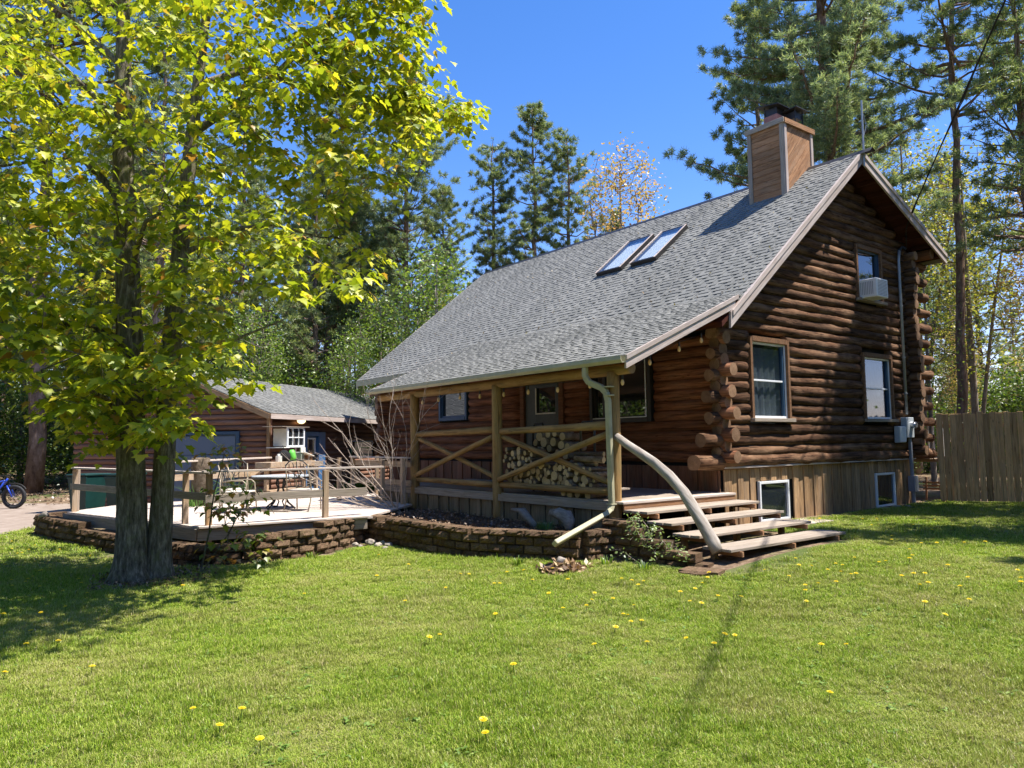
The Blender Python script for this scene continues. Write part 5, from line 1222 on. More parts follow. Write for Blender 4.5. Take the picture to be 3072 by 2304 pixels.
# ------------------------------------------------------------------ pines
def pine_mesh(H, crown, Rm, seed, kind='red', dens_=1.0, step=.62, tk=1.0):
    r = np.random.default_rng(seed); AA = []; BB = []; RA = []; RB = []; tips = []; dirs = []
    z = crown
    while z < H - .3:
        t = (z - crown) / (H - crown); L = Rm * (1 - t) ** .65 * (.55 + .45 * min(1, (t + .12) * 5)) * r.uniform(.65, 1.15) + .25
        nb = r.integers(4, 7)
        for b in range(nb):
            if r.random() < .12: continue
            a = r.uniform(0, 2 * np.pi); l = L * r.uniform(.6, 1.12); up = (.12 + .35 * t) if kind == 'red' else (.05 + .25 * t)
            d = np.array([math.cos(a), math.sin(a), 0]); n = max(3, int(l / .45)); prev = np.array([0, 0, z + r.uniform(-.2, .2)]); br_ = .016 * l + .008
            for q in range(n):
                s = (q + 1) / n; cur = np.array([0, 0, z]) + d * l * s + np.array([0, 0, l * (up * s + (.28 if kind == 'red' else .12) * s * s - .1 * s * (1 - s))]) + r.normal(0, .04, 3)
                AA.append(prev); BB.append(cur); RA.append(br_ * (1 - q / n) + .004); RB.append(br_ * (1 - s) + .004)
                if s > (.32 if kind == 'red' else .2):
                    for m in range(int(3 * dens_ + r.random())):
                        side = unit(np.cross(d, [0, 0, 1.]) * r.choice([-1, 1]) + d * r.uniform(.2, .9) + np.array([0, 0, r.uniform(0, .5)])); sl = r.uniform(.2, .75) * (1.15 - s) * min(l, 2.6) * .45 + .12
                        e = cur + side * sl; AA.append(cur); BB.append(e); RA.append(.007); RB.append(.004)
                        k = 1 + int(sl / .28)
                        for w in range(k): tips.append(cur + side * sl * (1 - w * .8 / max(k, 1))); dirs.append(unit(side + np.array([0, 0, .4])))
                prev = cur
            tips.append(prev); dirs.append(unit(d + np.array([0, 0, .6])))
        z += step * r.uniform(.7, 1.2)
    tips.append(np.array([0, 0, H])); dirs.append(np.array([0, 0, 1.]))
    # dead stubs below the crown
    for _ in range(int(crown * 1.2)):
        zz = r.uniform(crown * .35, crown); a = r.uniform(0, 6.28); l = r.uniform(.4, 1.6); p0 = np.array([0, 0, zz]); p1 = p0 + np.array([math.cos(a) * l, math.sin(a) * l, -.1 * l]); AA.append(p0); BB.append(p1); RA.append(.014); RB.append(.005)
    V, F = tubes_edges(np.array(AA), np.array(BB), np.array(RA), np.array(RB), 4)
    bm = fast_mesh("branches", V, F, (M_pbark,))
    tips = np.array(tips); dirs = np.array(dirs); nt_ = len(tips); K = 15 if kind == 'red' else 14; ln = .24 if kind == 'red' else .2; wd = .019 if kind == 'red' else .014
    dd = unit(np.repeat(dirs, K, 0) * (.55 if kind == 'red' else .5) + r.normal(0, .62, (nt_ * K, 3))); b0 = np.repeat(tips, K, 0) + r.normal(0, .05, (nt_ * K, 3)); l = ln * r.uniform(.7, 1.15, (nt_ * K, 1))
    sx = unit(np.cross(dd, r.normal(0, 1, (nt_ * K, 3)))) * wd
    V = np.stack([b0 - sx, b0 + sx, b0 + dd * l], 1).reshape(-1, 3); F = np.arange(len(V)).reshape(-1, 3)
    nm = fast_mesh("needles", V, F, (L_pine if kind == 'red' else L_wpine,))
    tp = [(r.normal(0, .04) * (i > 0), r.normal(0, .04) * (i > 0), H * i / 14 - (.3 if i == 0 else 0)) for i in range(15)]; rad = [tk * (.0098 * H + .02) * (1 - i / 14) ** .8 + .012 for i in range(15)]
    tm = trunkmesh(tp, rad, 10, .05, .1, (M_pbark,))
    return tm, bm, nm, len(F)
PM = {}
PM['a'] = pine_mesh(21, 8.5, 2.9, 1, dens_=1.3); PM['b'] = pine_mesh(20, 8.2, 2.6, 2, dens_=1.9); PM['c'] = pine_mesh(22, 7, 3.3, 3, dens_=2.0); PM['e'] = pine_mesh(22, 6, 4.4, 12, dens_=1.9); PM['d'] = pine_mesh(18, 6, 2.6, 4, dens_=1.3)
PM['w'] = pine_mesh(29, 8.0, 5.6, 5, 'white', 3.6, .6); PM['w2'] = pine_mesh(24, 6, 4.2, 6, 'white', 1.8, .7)
PM['t'] = pine_mesh(26, 14.0, 4.2, 8, 'red', 1.6, .7, .64)
def tree_at(name, parts, x, y, z, rot, sc, label, cat, group=None, sz=None, lean=0):
    M = Matrix.Translation((x, y, z)) @ Matrix.Rotation(lean, 4, Vector((-.791, .611, 0))) @ Matrix.Rotation(rot, 4, 'Z') @ Matrix.Diagonal((sc, sc, sz or sc, 1))
    t = thing(name, (x, y, z), label, cat, group)
    for nm, me in zip(("trunk", "branches", "crown"), parts):
        o = link(nm, me, t, M)
    return t
def pine(v, x, y, sc, label, z=-.3, rot=None, group=None, sz=None, lean=0): return tree_at("pine_tree", PM[v][:3], x, y, z, rng.uniform(0, 6.28) if rot is None else rot, sc, label, "pine tree", group, sz, lean)
pine('e', -26.4, 8.2, 1.04, "tall pine with open branches left of the cabin ridge, its trunk bare below", sz=1.05)
pine('c', -28.0, 11.6, .78, "shorter pine filling the gap between the tall left pine and the slender one")
pine('d', -29.5, 5.0, 1.1, "dense pine half covered by the right side of the maple crown")
pine('b', -25.1, 13.2, .98, "slender pine just right of the gap beside the left ridge end")
pine('c', -23.65, 15.05, .98, "fullest and tallest of the pines rising over the middle of the ridge")
pine('b', -22.4, 16.6, 1.0, "narrow pine with a leaning bare trunk left of the orange-leaved tree")
pine('d', -21.0, 18.6, .85, "small pine half hidden behind the orange-leaved tree")
pine('w', -5.25, 14.1, 1.0, "huge white pine with feathery branches behind the chimney", rot=.6)
pine('w2', -9.35, 23.7, 1.1, "white pine trunk rising behind the gable peak and its mast")
pine('t', -2.68, 17.67, 1.0, "tall straight pine trunk rising behind the privacy fence", rot=2.2, lean=.035)
pine('c', -10.4, 17.5, 1.02, "dense dark pine left of the chimney")
pine('t', -29.8, -8.4, 1.9, "thick pine trunk at the left edge behind the bicycle", rot=1, sz=1.25)
# deciduous trees
def decid_mesh(H, ells, ncl, per, lsize, lmat, seed, trunks, barkm=None, r0=.006, spread=.28):
    r = np.random.default_rng(seed); tg = pts_in(ells, ncl, r, .15)
    P_, A_, B_, ra, rb, od = grow([(np.array(p), q) for p, q in trunks], tg, step=.5, r0=r0, sag=.0, upbias=.9, maxn=12000)
    V, F = tubes_edges(A_, B_, ra, rb, 4); bm = fast_mesh("branches", V, F, (barkm or M_greybark,))
    vs_ = []; fs = []; n0 = 0
    for p, q in trunks:
        a, b = dens([tuple(t) for t in p], list(q), 2); v, f = tubevf(a, b, 8); vs_ += v; fs += [tuple(i + n0 for i in t) for t in f]; n0 = len(vs_)
    tm = mesh("trunk", vs_, fs, (barkm or M_greybark,), smooth=True)
    n = ncl * per; pos = np.repeat(tg, per, 0) + r.normal(0, spread, (n, 3)); V, F = quad_cloud(pos, r.uniform(.7, 1.2, n) * lsize, r, .35)
    return tm, bm, fast_mesh("crown", V, F, (lmat,))
def spire(H, k=3, spread=1.0, seed=0):
    r = np.random.default_rng(seed); T = []
    for i in range(k):
        a = i * 2.1; dx, dy = math.cos(a) * spread * (i > 0), math.sin(a) * spread * (i > 0)
        n = 8; T.append((np.array([(dx * (j / n) ** 1.3, dy * (j / n) ** 1.3, H * (1 - .08 * i) * .93 * j / n) for j in range(n + 1)]), [(.011 * H * (1 if i == 0 else .6)) * (1 - j / (n + 1)) + .01 for j in range(n + 1)]))
    return T
DM = {}
DM['orange'] = decid_mesh(17, [(0, 0, 13.5, 2.2, 2.2, 4.2, 3), (0, 0, 9.5, 2.8, 2.8, 3, 2)], 800, 7, .16, L_orange, 21, spire(17, 4, 1.6), r0=.01)
DM['yellow'] = decid_mesh(15, [(0, 0, 11, 3.2, 3.2, 3.5, 3), (0, 0, 7, 3.2, 3.2, 2.5, 2)], 800, 7, .14, L_yellow, 22, spire(15, 3, 2), r0=.009)
DM['green'] = decid_mesh(11, [(0, 0, 8, 2.2, 2.2, 3, 3), (0, 0, 4.5, 2.4, 2.4, 2.2, 2)], 800, 9, .14, L_green, 23, spire(11, 3, 1.4), r0=.007)
DM['thin'] = decid_mesh(11, [(0, 0, 7, 1.6, 1.6, 3.6, 3), (0, 0, 3.5, 1.5, 1.5, 2.2, 1.5)], 420, 5, .11, L_green, 33, spire(11, 2, .8), r0=.007)
DM['bush'] = decid_mesh(5, [(0, 0, 3.2, 1.9, 1.9, 1.8, 3), (0, 0, 1.4, 2.0, 2.0, 1.2, 2)], 650, 10, .13, L_under, 24, spire(4.6, 4, 1.1), r0=.006)
DM['mapleb'] = decid_mesh(7, [(0, 0, 4.6, 2.3, 2.3, 2.0, 3), (0, 0, 2.2, 2.4, 2.4, 1.4, 2)], 750, 8, .16, L_green, 25, spire(6.4, 4, 1.4), r0=.006)
def decid(v, x, y, sc, label, cat="tree", z=-.3, group=None, sz=None, name="leafy_tree"): return tree_at(name, DM[v], x, y, z, rng.uniform(0, 6.28), sc, label, cat, group, sz)
decid('orange', -17.8, 16.1, 1.0, "slender tree with coppery orange spring leaves against the sky above the ridge")
decid('yellow', -15.0, 19.0, .72, "small yellow-leaved tree low behind the ridge left of the chimney pine")
decid('yellow', -6.4, 22.6, 1.12, "yellow-green leaved tree behind the right roof slope")
decid('yellow', -3.4, 21.0, .95, "yellow-leaved tree between the roof slope and the tall bare pine trunk")
decid('orange', -.2, 20.2, .72, "pinkish orange leaved tree at the far right above the fence")
decid('orange', 2.2, 19.0, .6, "lower coppery leaved tree at the right edge above the fence")
decid('thin', -2.3, 14.4, .75, "thin small-leaved tree just right of the protruding corner logs")
decid('green', -17.5, 4.6, .95, "light green leafy tree between the garage roof and the cabin roof")
decid('yellow', -19.5, 7.0, .62, "yellowish leafy tree peeking over the left roof edge")
decid('green', -19.8, 2.0, .62, "small pale green tree rising behind the garage roof")
decid('mapleb', -31.0, -12.2, 1.0, "bright green young maple behind the bicycle", cat="young maple")
decid('mapleb', -33.0, -10.6, .9, "bright green leafy maple at the left picture edge", cat="young maple")
decid('bush', -31.5, -5.0, .8, "leafy undergrowth bush between trunk and garage on the left", cat="bush", name="bush")
decid('mapleb', -21.0, -4.5, .8, "green maple bush behind the garage's left end", cat="young maple")
# forest beyond: individually placed pines and leafy trees
fr_ = np.random.default_rng(77); fwd = np.array([-.791, .611]); rgt = np.array([.611, .791])
spots = []
for (lo, hi, n, d0, d1) in ((-1.05, -.22, 62, 32, 74), (-.22, .34, 12, 62, 85), (.34, .95, 26, 38, 75)):
    tries = 0
    while n > 0 and tries < 4000:
        tries += 1
        dp = fr_.uniform(d0, d1); lt = fr_.uniform(lo, hi) * dp * .72; p = CAM[:2] + fwd * dp + rgt * lt
        if all(np.hypot(*(p - q)) > 2.4 for q in spots) and not inpoly(p[0], p[1]) and np.hypot(p[0] + 26.5, p[1] + 9.7) > 3: spots.append(p); n -= 1
for i, p in enumerate(spots):
    u = fr_.random(); lat = (p - CAM[:2]) @ rgt / ((p - CAM[:2]) @ fwd)
    if lat < -.15 or lat > .3:
        if u < .72: pine(fr_.choice(['a', 'b', 'c', 'd', 'a']), p[0], p[1], fr_.uniform(.85, 1.15) * (.8 if lat > .3 else 1), "pine standing in the forest behind the garage" if lat < 0 else "pine standing in the forest beyond the fence", group="pines in the forest left" if lat < 0 else "pines beyond the fence")
        else: decid(fr_.choice(['green', 'yellow', 'green']) if lat < 0 else fr_.choice(['thin', 'orange', 'yellow']), p[0], p[1], fr_.uniform(.7, 1.1), "leafy tree among the forest pines behind the garage" if lat < 0 else "leafy tree in the woods beyond the fence", group="leafy trees in the forest left" if lat < 0 else "leafy trees beyond the fence")
    else: pine('d', p[0], p[1], fr_.uniform(.55, .7), "low far pine hidden mostly behind the cabin roof", group="far pines behind the cabin")
# understorey shrubs closing the view between trunks
for i in range(46):
    dp = fr_.uniform(34, 62); lat = fr_.uniform(-.78, -.2) if i < 36 else fr_.uniform(.5, .78) ; p = CAM[:2] + fwd * dp + rgt * lat * dp
    if inpoly(p[0], p[1]) : continue
    decid('bush', p[0], p[1], fr_.uniform(.7, 1.5) * (1 if lat < 0 else .6), "leafy shrub in the understorey of the forest", "shrub", group="forest understorey shrubs", name="shrub")
# trees to the right of and behind the camera: they shade the gable and show in the window glass
for (v, x, y, s_) in (('b', 4.5, 9.6, .92), ('t', 6.6, 11.0, .8), ('a', 7.2, 5.4, .6), ('d', 8.8, 3.0, .62), ('c', 4.2, 15.5, .9), ('b', 9.5, 12.5, .9), ('d', 12.0, 9.0, .8)):
    pine(v, x, y, s_, "pine standing outside the picture on the right whose crown shades the lawn and gable", group="pines to the right of the picture")
for (x, y, s_) in ((24, -22, 1.2), (14, -30, 1.3), (2, -32, 1.2), (-10, -30, 1.1), (30, -8, 1.2), (19, -27, 1.3), (8, -33, 1.2), (-4, -30, 1.3), (27, -15, 1.1), (31, 2, 1.2)):
    decid('mapleb', x, y, s_ * 1.6, "leafy tree behind the camera, seen only mirrored in the window glass", "tree", group="trees mirrored in the windows")
for i in range(26):
    dp = fr_.uniform(30, 48); lat = fr_.uniform(.46, .85); p = CAM[:2] + fwd * dp + rgt * lat * dp
    decid('bush' if i % 3 else 'orange', p[0], p[1], fr_.uniform(.75, 1.15) if i % 3 else .4, "shrub closing the view low behind the privacy fence", "shrub", group="shrubs behind the fence", name="shrub")
for i in range(22):
    a = i / 21 * 3.3 - 2.5; decid('bush', 8.7 + 27 * math.cos(a) + fr_.normal(0, 1.5), -11.7 + 27 * math.sin(a) + fr_.normal(0, 1.5), fr_.uniform(1.5, 2.3), "large bush behind the camera, seen only mirrored in the window glass", "bush", group="bushes mirrored in the windows", name="bush")
for i in range(40):
    if i < 24: x, y = -2 - fr_.uniform(18, 42), fr_.uniform(-46, -17)
    else: x, y = fr_.uniform(14, 34), fr_.uniform(4, 30)
    if inpoly(x, y) and x > -34: x -= 22
    decid('bush' if i % 2 else 'mapleb', x, y, fr_.uniform(1.3, 2.2), "leafy growth outside the picture, seen only mirrored in the window glass", "bush", group="growth mirrored in the windows", name="bush")
for (v, x, y, s_) in (('green', 7.7, 4.9, .9), ('yellow', 6.8, 7.8, .66)):
    decid(v, x, y, s_, "leafy tree standing just outside the right picture edge, shading the lawn by the fence", group="leafy trees right of the picture")
pine('d', 5.9, 4.5, .75, "near pine just outside the right edge whose branch ends hang into the picture", rot=1.1)
pine('a', .2, 16.5, .95, "dark pine filling the upper right corner beside the tall bare trunk", rot=.4)
# ------------------------------------------------------------------ bare shrub by the porch, leggy stems
shb = thing("bare_shrub", (-5.7, -3.9, .1), "leafless grey-tan shrub sprawling over the deck beside the left porch post", "shrub")
br_r = np.random.default_rng(9); AA = []; BB = []; RA = []; RB = []
def twig(p, d, l, r_, dep):
    n = max(2, int(l / .12)); prev = p
    for q in range(n):
        d = unit(d + br_r.normal(0, .07, 3) + np.array([0, 0, .015])); cur = prev + d * l / n; AA.append(prev); BB.append(cur); RA.append(r_ * (1 - q / n * .5)); RB.append(r_ * (1 - (q + 1) / n * .5))
        if dep > 0 and q > n * .25 and br_r.random() < .42: twig(cur, unit(d + br_r.normal(0, .45, 3)), l * br_r.uniform(.2, .42), r_ * .5, dep - 1)
        prev = cur
base = np.array([-5.6, -3.75, .12])
for i in range(9):
    dr = unit(np.array([-.62 + br_r.normal(0, .16), -.72 + br_r.normal(0, .2), .62 + br_r.normal(0, .28)])); twig(base + br_r.normal(0, .07, 3) * np.array([1, 1, 0]), dr, br_r.uniform(1.5, 2.6), .014, 3)
for i in range(4): twig(base + np.array([-.2, -.2, .35]), unit(np.array([-.7 + br_r.normal(0, .1), -.75 + br_r.normal(0, .15), .02 + br_r.normal(0, .1)])), br_r.uniform(.9, 1.5), .010, 2)
for i in range(6): twig(base + br_r.normal(0, .12, 3) * np.array([1, 1, 0]), unit(np.array([.05 + br_r.normal(0, .1), -.1 + br_r.normal(0, .1), 1])), br_r.uniform(1.9, 3.0), .008, 2)
V, F = tubes_edges(np.array(AA), np.array(BB), np.array(RA), np.array(RB), 4)
M_twig = plain("dry_twig", (.36, .29, .235), .8, .25, 20); link("twigs", fast_mesh("twigs", V, F, (M_twig,)), shb)
# vine beside the stairs and small clumps
vn = thing("leafy_vine", (1.2, -3.6, -.2), "pale green leafy climber spilling over the stepped block wall by the stairs", "climbing plant")
vr = np.random.default_rng(3); tg = pts_in([(1.25, -3.55, .25, .38, .15, .22, 3), (1.75, -3.6, .08, .35, .15, .2, 2), (1.0, -3.5, .45, .2, .12, .15, 1), (.95, -3.65, -.05, .3, .15, .12, 1)], 80, vr)
P_, A_, B_, ra, rb, od = grow([(np.array([(1.3, -3.5, -.25), (1.3, -3.5, .1), (1.25, -3.48, .3)]), [.01, .008, .005])], tg, step=.1, r0=.002, maxn=3000)
V, F = tubes_edges(A_, B_, ra, rb, 4); link("stems", fast_mesh("stems", V, F, (M_twig,)), vn)
n = len(tg) * 5; ps = np.repeat(tg, 5, 0) + vr.normal(0, .04, (n, 3)); V, F = leaf_cloud(ps, vr.uniform(.035, .065, n), unit(vr.normal(0, 1, (n, 3)) * [1, 1, .5]), unit(np.array([0, 0, 1.]) + vr.normal(0, .4, (n, 3))), DIAM, .1, .1)
link("leaves", fast_mesh("leaves", V, F, (leafmat("vine_leaf", [(0, (.12, .2, .05)), (.6, (.25, .34, .1)), (1, (.38, .45, .18))], .4, 1.2),)), vn)['kind'] = 'stuff'
def blade_clump(name, loc, n, h, w, rad, m, label, cat, seed):
    r = np.random.default_rng(seed); a = r.uniform(0, 6.28, n); q = r.uniform(0, 1, n) ** .5 * rad; b = np.stack([np.cos(a) * q, np.sin(a) * q, np.zeros(n)], 1)
    out_ = np.stack([np.cos(a), np.sin(a), np.zeros(n)], 1); hh = h * r.uniform(.6, 1.1, (n, 1)); lean = r.uniform(.1, .9, (n, 1)); sx = np.stack([-np.sin(a), np.cos(a), np.zeros(n)], 1) * w
    p1 = b + out_ * hh * lean * .35 + np.array([0, 0, 1]) * hh * .65; p2 = b + out_ * hh * lean * .9 + np.array([0, 0, 1]) * hh * (1 - lean * .3)
    V = np.stack([b - sx, b + sx, p1 + sx * .8, p1 - sx * .8, p2 + sx * .1, p2 - sx * .1], 1).reshape(-1, 3); k = (np.arange(n) * 6)[:, None]
    F = np.concatenate([k + [[0, 1, 2, 3]], k + [[3, 2, 4, 5]]]); return tag(link(name, fast_mesh(name, V, F, (m,)), None, Matrix.Translation(loc)), label, cat)
L_blade = leafmat("lily_blade", [(0, (.04, .12, .02)), (1, (.12, .24, .05))], .35, 1.2)
blade_clump("grass_clump", (-.75, -3.75, .16), 120, .2, .004, .16, L_blade, "small green grassy clump between the two driftwood pieces", "grass clump", 1)
blade_clump("day_lily", (-9.9, -5.9, .0), 80, 1.0, .018, .25, L_blade, "arching green day lily beside the garage door stump", "plant", 2)
blade_clump("day_lily", (-9.4, -6.9, .0), 60, .9, .018, .22, L_blade, "smaller green day lily just left of the stump", "plant", 3)
for i, (s_, t_) in enumerate(((4.4, .1), (5.1, .1), (5.9, .05), (6.6, .1))):
    c = gp(s_, t_, 0); blade_clump("leafy_plant", (c.x, c.y, -.1), 70, .55, .03, .25, L_green, ["bright green plant at the foot of the garage wall right of the blue door", "second bright green plant under the garage wall", "bright green plant below the garage window", "last green plant by the garage wall near the cabin"][i], "plant", 5 + i)
# small plants and weeds along the block walls
for i, (x, y) in enumerate(((-3.35, -6.7), (-3.2, -7.6), (1.6, -3.95), (.9, -4.0), (-.2, -4.75))): blade_clump("weed", (x, y, g(y)), 26, .16, .012, .08, L_green, ["weed growing against the middle of the deck wall", "weed at the foot of the deck wall near the tree", "weed in front of the stepped wall", "weed below the downspout corner", "weed at the foot of the bed wall"][i], "weed", 30 + i)
# ------------------------------------------------------------------ leaf litter at the foot of the maple and in the bed
lr = np.random.default_rng(15)
def litter(name, P2, n, s, m, label, zoff=.01):
    xs = lr.uniform(min(p[0] for p in P2), max(p[0] for p in P2), n); ys = lr.uniform(min(p[1] for p in P2), max(p[1] for p in P2), n)
    k = np.array([inpoly(a, b, P2) for a, b in zip(xs, ys)]); xs, ys = xs[k], ys[k]; z = gnp(ys) + zoff if zoff < .1 else np.full(len(xs), zoff)
    pos = np.stack([xs, ys, z + lr.uniform(0, .02, len(xs))], 1); V, F = quad_cloud(pos, lr.uniform(.6, 1.2, len(xs)) * s, lr, .8); o = link(name, fast_mesh(name, V, F, (m,))); return tag(o, label, "leaf litter", kind='stuff')
dm_ = np.random.default_rng(31); tg = np.stack([.62 + dm_.normal(0, .17, 420), -4.55 + dm_.normal(0, .14, 420), np.zeros(420)], 1); tg[:, 2] = gnp(tg[:, 1]) + .05 * np.exp(-((tg[:, 0] - .62) ** 2 + (tg[:, 1] + 4.55) ** 2) * 12) + .015
V, F = quad_cloud(tg, dm_.uniform(.03, .09, 420), dm_, .6, 1.6); tag(link("dry_thatch", fast_mesh("dry_thatch", V, F, (leafmat("dry_thatch_straw", [(0, (.12, .07, .035)), (.5, (.34, .21, .11)), (1, (.5, .38, .22))], .1),))), "dry brown grass heaped over the dirt mound", "dry grass", kind='stuff')
L_dead0 = leafmat("fallen_needle", [(0, (.12, .08, .04)), (.6, (.3, .2, .1)), (1, (.4, .34, .12))], .1)
dx = dm_.uniform(XL + .3, OX - .2, 900); dy = YE + (YR - YE) * dm_.random(900) ** 1.3; tg = np.stack([dx, dy, ZR - SL * (YR - dy) + .035], 1)
V, F = quad_cloud(tg, dm_.uniform(.015, .045, 900), dm_, .85, 2.2); tag(link("fallen_leaves", fast_mesh("fallen_leaves", V, F, (L_dead0,))), "scattered fallen needles and bud scales on the grey roof", "leaf litter", kind='stuff')
L_dead = leafmat("dead_leaf", [(0, (.06, .035, .02)), (.5, (.17, .1, .06)), (1, (.33, .23, .15))], .1, 1.0)
litter("leaf_litter", [(-4.1, -9.9), (-2.6, -10.1), (-2.3, -9.0), (-2.7, -8.2), (-3.6, -8.2), (-4.2, -9.0)], 2600, .05, L_dead, "dead leaves around the foot of the maple", .02)
litter("leaf_litter", [(-4.7, -4.8), (-1.35, -4.65), (.2, -3.85), (.2, -3.0), (-6.2, -3.0)], 1500, .06, L_dead, "dark dead leaves covering the planting bed", .17)
litter("leaf_litter", [(-40, -16), (-21.8, -12), (-20, -7.0), (-17.5, -3.6), (-17, 3), (-40, 12)], 14000, .12, L_dead, "brown leaf litter on the forest floor beyond the drive", .02)
# ------------------------------------------------------------------ lawn grass (instanced tufts) and dandelions
def tuft(seed, n, h, w, rad, m):
    r = np.random.default_rng(seed); a = r.uniform(0, 6.28, n); q = r.uniform(0, 1, n) ** .5 * rad; b = np.stack([np.cos(a) * q, np.sin(a) * q, np.zeros(n)], 1)
    la = r.uniform(0, 6.28, n); out_ = np.stack([np.cos(la), np.sin(la), np.zeros(n)], 1); hh = h * r.uniform(.5, 1.15, (n, 1)); lean = r.uniform(.05, .75, (n, 1))
    sx = np.stack([-np.sin(la), np.cos(la), np.zeros(n)], 1) * w * r.uniform(.7, 1.3, (n, 1))
    p1 = b + out_ * hh * lean * .3 + np.array([0, 0, 1]) * hh * .6; p2 = b + out_ * hh * lean + np.array([0, 0, 1]) * hh * (1.02 - lean * .35)
    V = np.stack([b - sx, b + sx, p1 + sx * .8, p1 - sx * .8, p2], 1).reshape(-1, 3); V[:, 2] -= .003; k = (np.arange(n) * 5)[:, None]
    me = bpy.data.meshes.new("grass_tuft"); F = [tuple(x) for x in (k + [[0, 1, 2, 3]])] + [tuple(x) for x in (k + [[3, 2, 4]])]
    me.from_pydata([tuple(p) for p in V], [], F); me.materials.append(m); me.update(); return bpy.data.objects.new("grass_tuft", me)
mg_, nt, out = nodes("grass_blade"); ge = N(nt, "NewGeometry"); oi = N(nt, "ObjectInfo")
ad = N(nt, "Math"); ad.operation = 'ADD'; nt.links.new(ge.outputs['Random Per Island'], ad.inputs[0]); nt.links.new(oi.outputs['Random'], ad.inputs[1]); fc = N(nt, "Math"); fc.operation = 'FRACT'; nt.links.new(ad.outputs[0], fc.inputs[0])
patch = noise_t(nt, ge.outputs['Position'], .55, 5, .62); pt2 = noise_t(nt, ge.outputs['Position'], 2.6, 4, .6)
cA = ramp(nt, fc.outputs[0], [(0, (.14, .22, .018)), (.5, (.26, .39, .03)), (.86, (.52, .56, .10)), (.93, (.36, .32, .12)), (1, (.5, .42, .22))]).outputs[0]
cB = ramp(nt, fc.outputs[0], [(0, (.25, .31, .035)), (.4, (.44, .46, .09)), (.65, (.38, .36, .13)), (1, (.52, .44, .24))]).outputs[0]
mxp = N(nt, "Math"); mxp.operation = 'MULTIPLY_ADD'; nt.links.new(pt2, mxp.inputs[0]); mxp.inputs[1].default_value = .5; nt.links.new(patch, mxp.inputs[2])
fr2 = ramp(nt, mxp.outputs[0], [(.68, (0,) * 3), (.92, (.85,) * 3)]).outputs[0]; cc = mixc(nt, fr2, cA, cB)
df = N(nt, "BsdfDiffuse"); tr = N(nt, "BsdfTranslucent"); nt.links.new(cc, df.inputs[0]); nt.links.new(cc, tr.inputs[0]); ms = N(nt, "MixShader"); ms.inputs[0].default_value = .35
nt.links.new(df.outputs[0], ms.inputs[1]); nt.links.new(tr.outputs[0], ms.inputs[2]); gl = N(nt, "BsdfGlossy"); gl.inputs['Roughness'].default_value = .4; m2 = N(nt, "MixShader"); m2.inputs[0].default_value = .02
nt.links.new(ms.outputs[0], m2.inputs[1]); nt.links.new(gl.outputs[0], m2.inputs[2]); nt.links.new(m2.outputs[0], out.inputs[0])
TUFTS = [tuft(100 + i, 30, (.042, .052, .036, .066)[i], .0021, .055, mg_) for i in range(4)]
def scatter_points(n, d0, d1):
    dp = np.sqrt(lr.uniform(d0 * d0, d1 * d1, n)); an = lr.uniform(-.66, .66, n); th = math.radians(142.3) - an
    p = CAM[:2] + np.stack([np.cos(th) * dp, np.sin(th) * dp], 1); k = np.array([inpoly(a, b, LAWN) for a, b in p]); return p[k]
gpts = np.concatenate([scatter_points(36000, 2.5, 8), scatter_points(50000, 7.5, 14), scatter_points(26000, 13, 26)])
dd_ = np.linalg.norm(gpts - CAM[:2], axis=1)
# keep bare earth in front of the lowest step and around the dirt mound
bare = ((gpts[:, 0] - 2.5) ** 2 / .35 + (gpts[:, 1] + 2.6) ** 2 / 1.3 < 1) | ((gpts[:, 0] - .6) ** 2 + (gpts[:, 1] + 4.6) ** 2 < .12) | ((gpts[:, 0] + 3.3) ** 2 + (gpts[:, 1] + 9.3) ** 2 < .42)
kp = ~(bare & (lr.random(len(gpts)) < .85)); gpts = gpts[kp]; dd_ = dd_[kp]
ng = len(gpts); gv = np.zeros((ng, 3)); gv[:, :2] = gpts; gv[:, 2] = gnp(gpts[:, 1]) + .002
gm = bpy.data.meshes.new("grass"); gm.vertices.add(ng); gm.vertices.foreach_set('co', gv.astype(np.float32).ravel())
at_ = gm.attributes.new("rotz", 'FLOAT', 'POINT'); at_.data.foreach_set('value', lr.uniform(0, 6.28, ng).astype(np.float32))
wide = 1 + np.clip((dd_ - 6) / 9, 0, 1.6)
at_ = gm.attributes.new("scl", 'FLOAT_VECTOR', 'POINT'); sc_ = lr.uniform(.7, 1.2, ng); hz_ = np.array([1 + .75 * noise.noise((x * .9, y * .9, 3)) + .5 * noise.noise((x * 3.1, y * 3.1, 8)) for x, y in gpts]); at_.data.foreach_set('vector', np.stack([sc_ * wide, sc_ * wide, sc_ * lr.uniform(.7, 1.2, ng) * hz_], 1).astype(np.float32).ravel())
at_ = gm.attributes.new("vid", 'INT', 'POINT'); at_.data.foreach_set('value', lr.integers(0, 4, ng).astype(np.int32))
grass = bpy.data.objects.new("grass", gm); COL.objects.link(grass); tag(grass, "sunlit mown lawn grass with pale dry patches filling the foreground", "grass", kind='stuff')
ng_ = bpy.data.node_groups.new("scatter", 'GeometryNodeTree'); ng_.interface.new_socket("Geometry", in_out='INPUT', socket_type='NodeSocketGeometry'); ng_.interface.new_socket("Geometry", in_out='OUTPUT', socket_type='NodeSocketGeometry')
gi = ng_.nodes.new("NodeGroupInput"); go = ng_.nodes.new("NodeGroupOutput"); jn = ng_.nodes.new("GeometryNodeJoinGeometry")
m2p = ng_.nodes.new("GeometryNodeMeshToPoints"); ng_.links.new(gi.outputs[0], m2p.inputs[0])
def na(nm, ty):
    n = ng_.nodes.new("GeometryNodeInputNamedAttribute"); n.data_type = ty; n.inputs[0].default_value = nm; return [o for o in n.outputs if o.enabled and o.name == 'Attribute'][0]
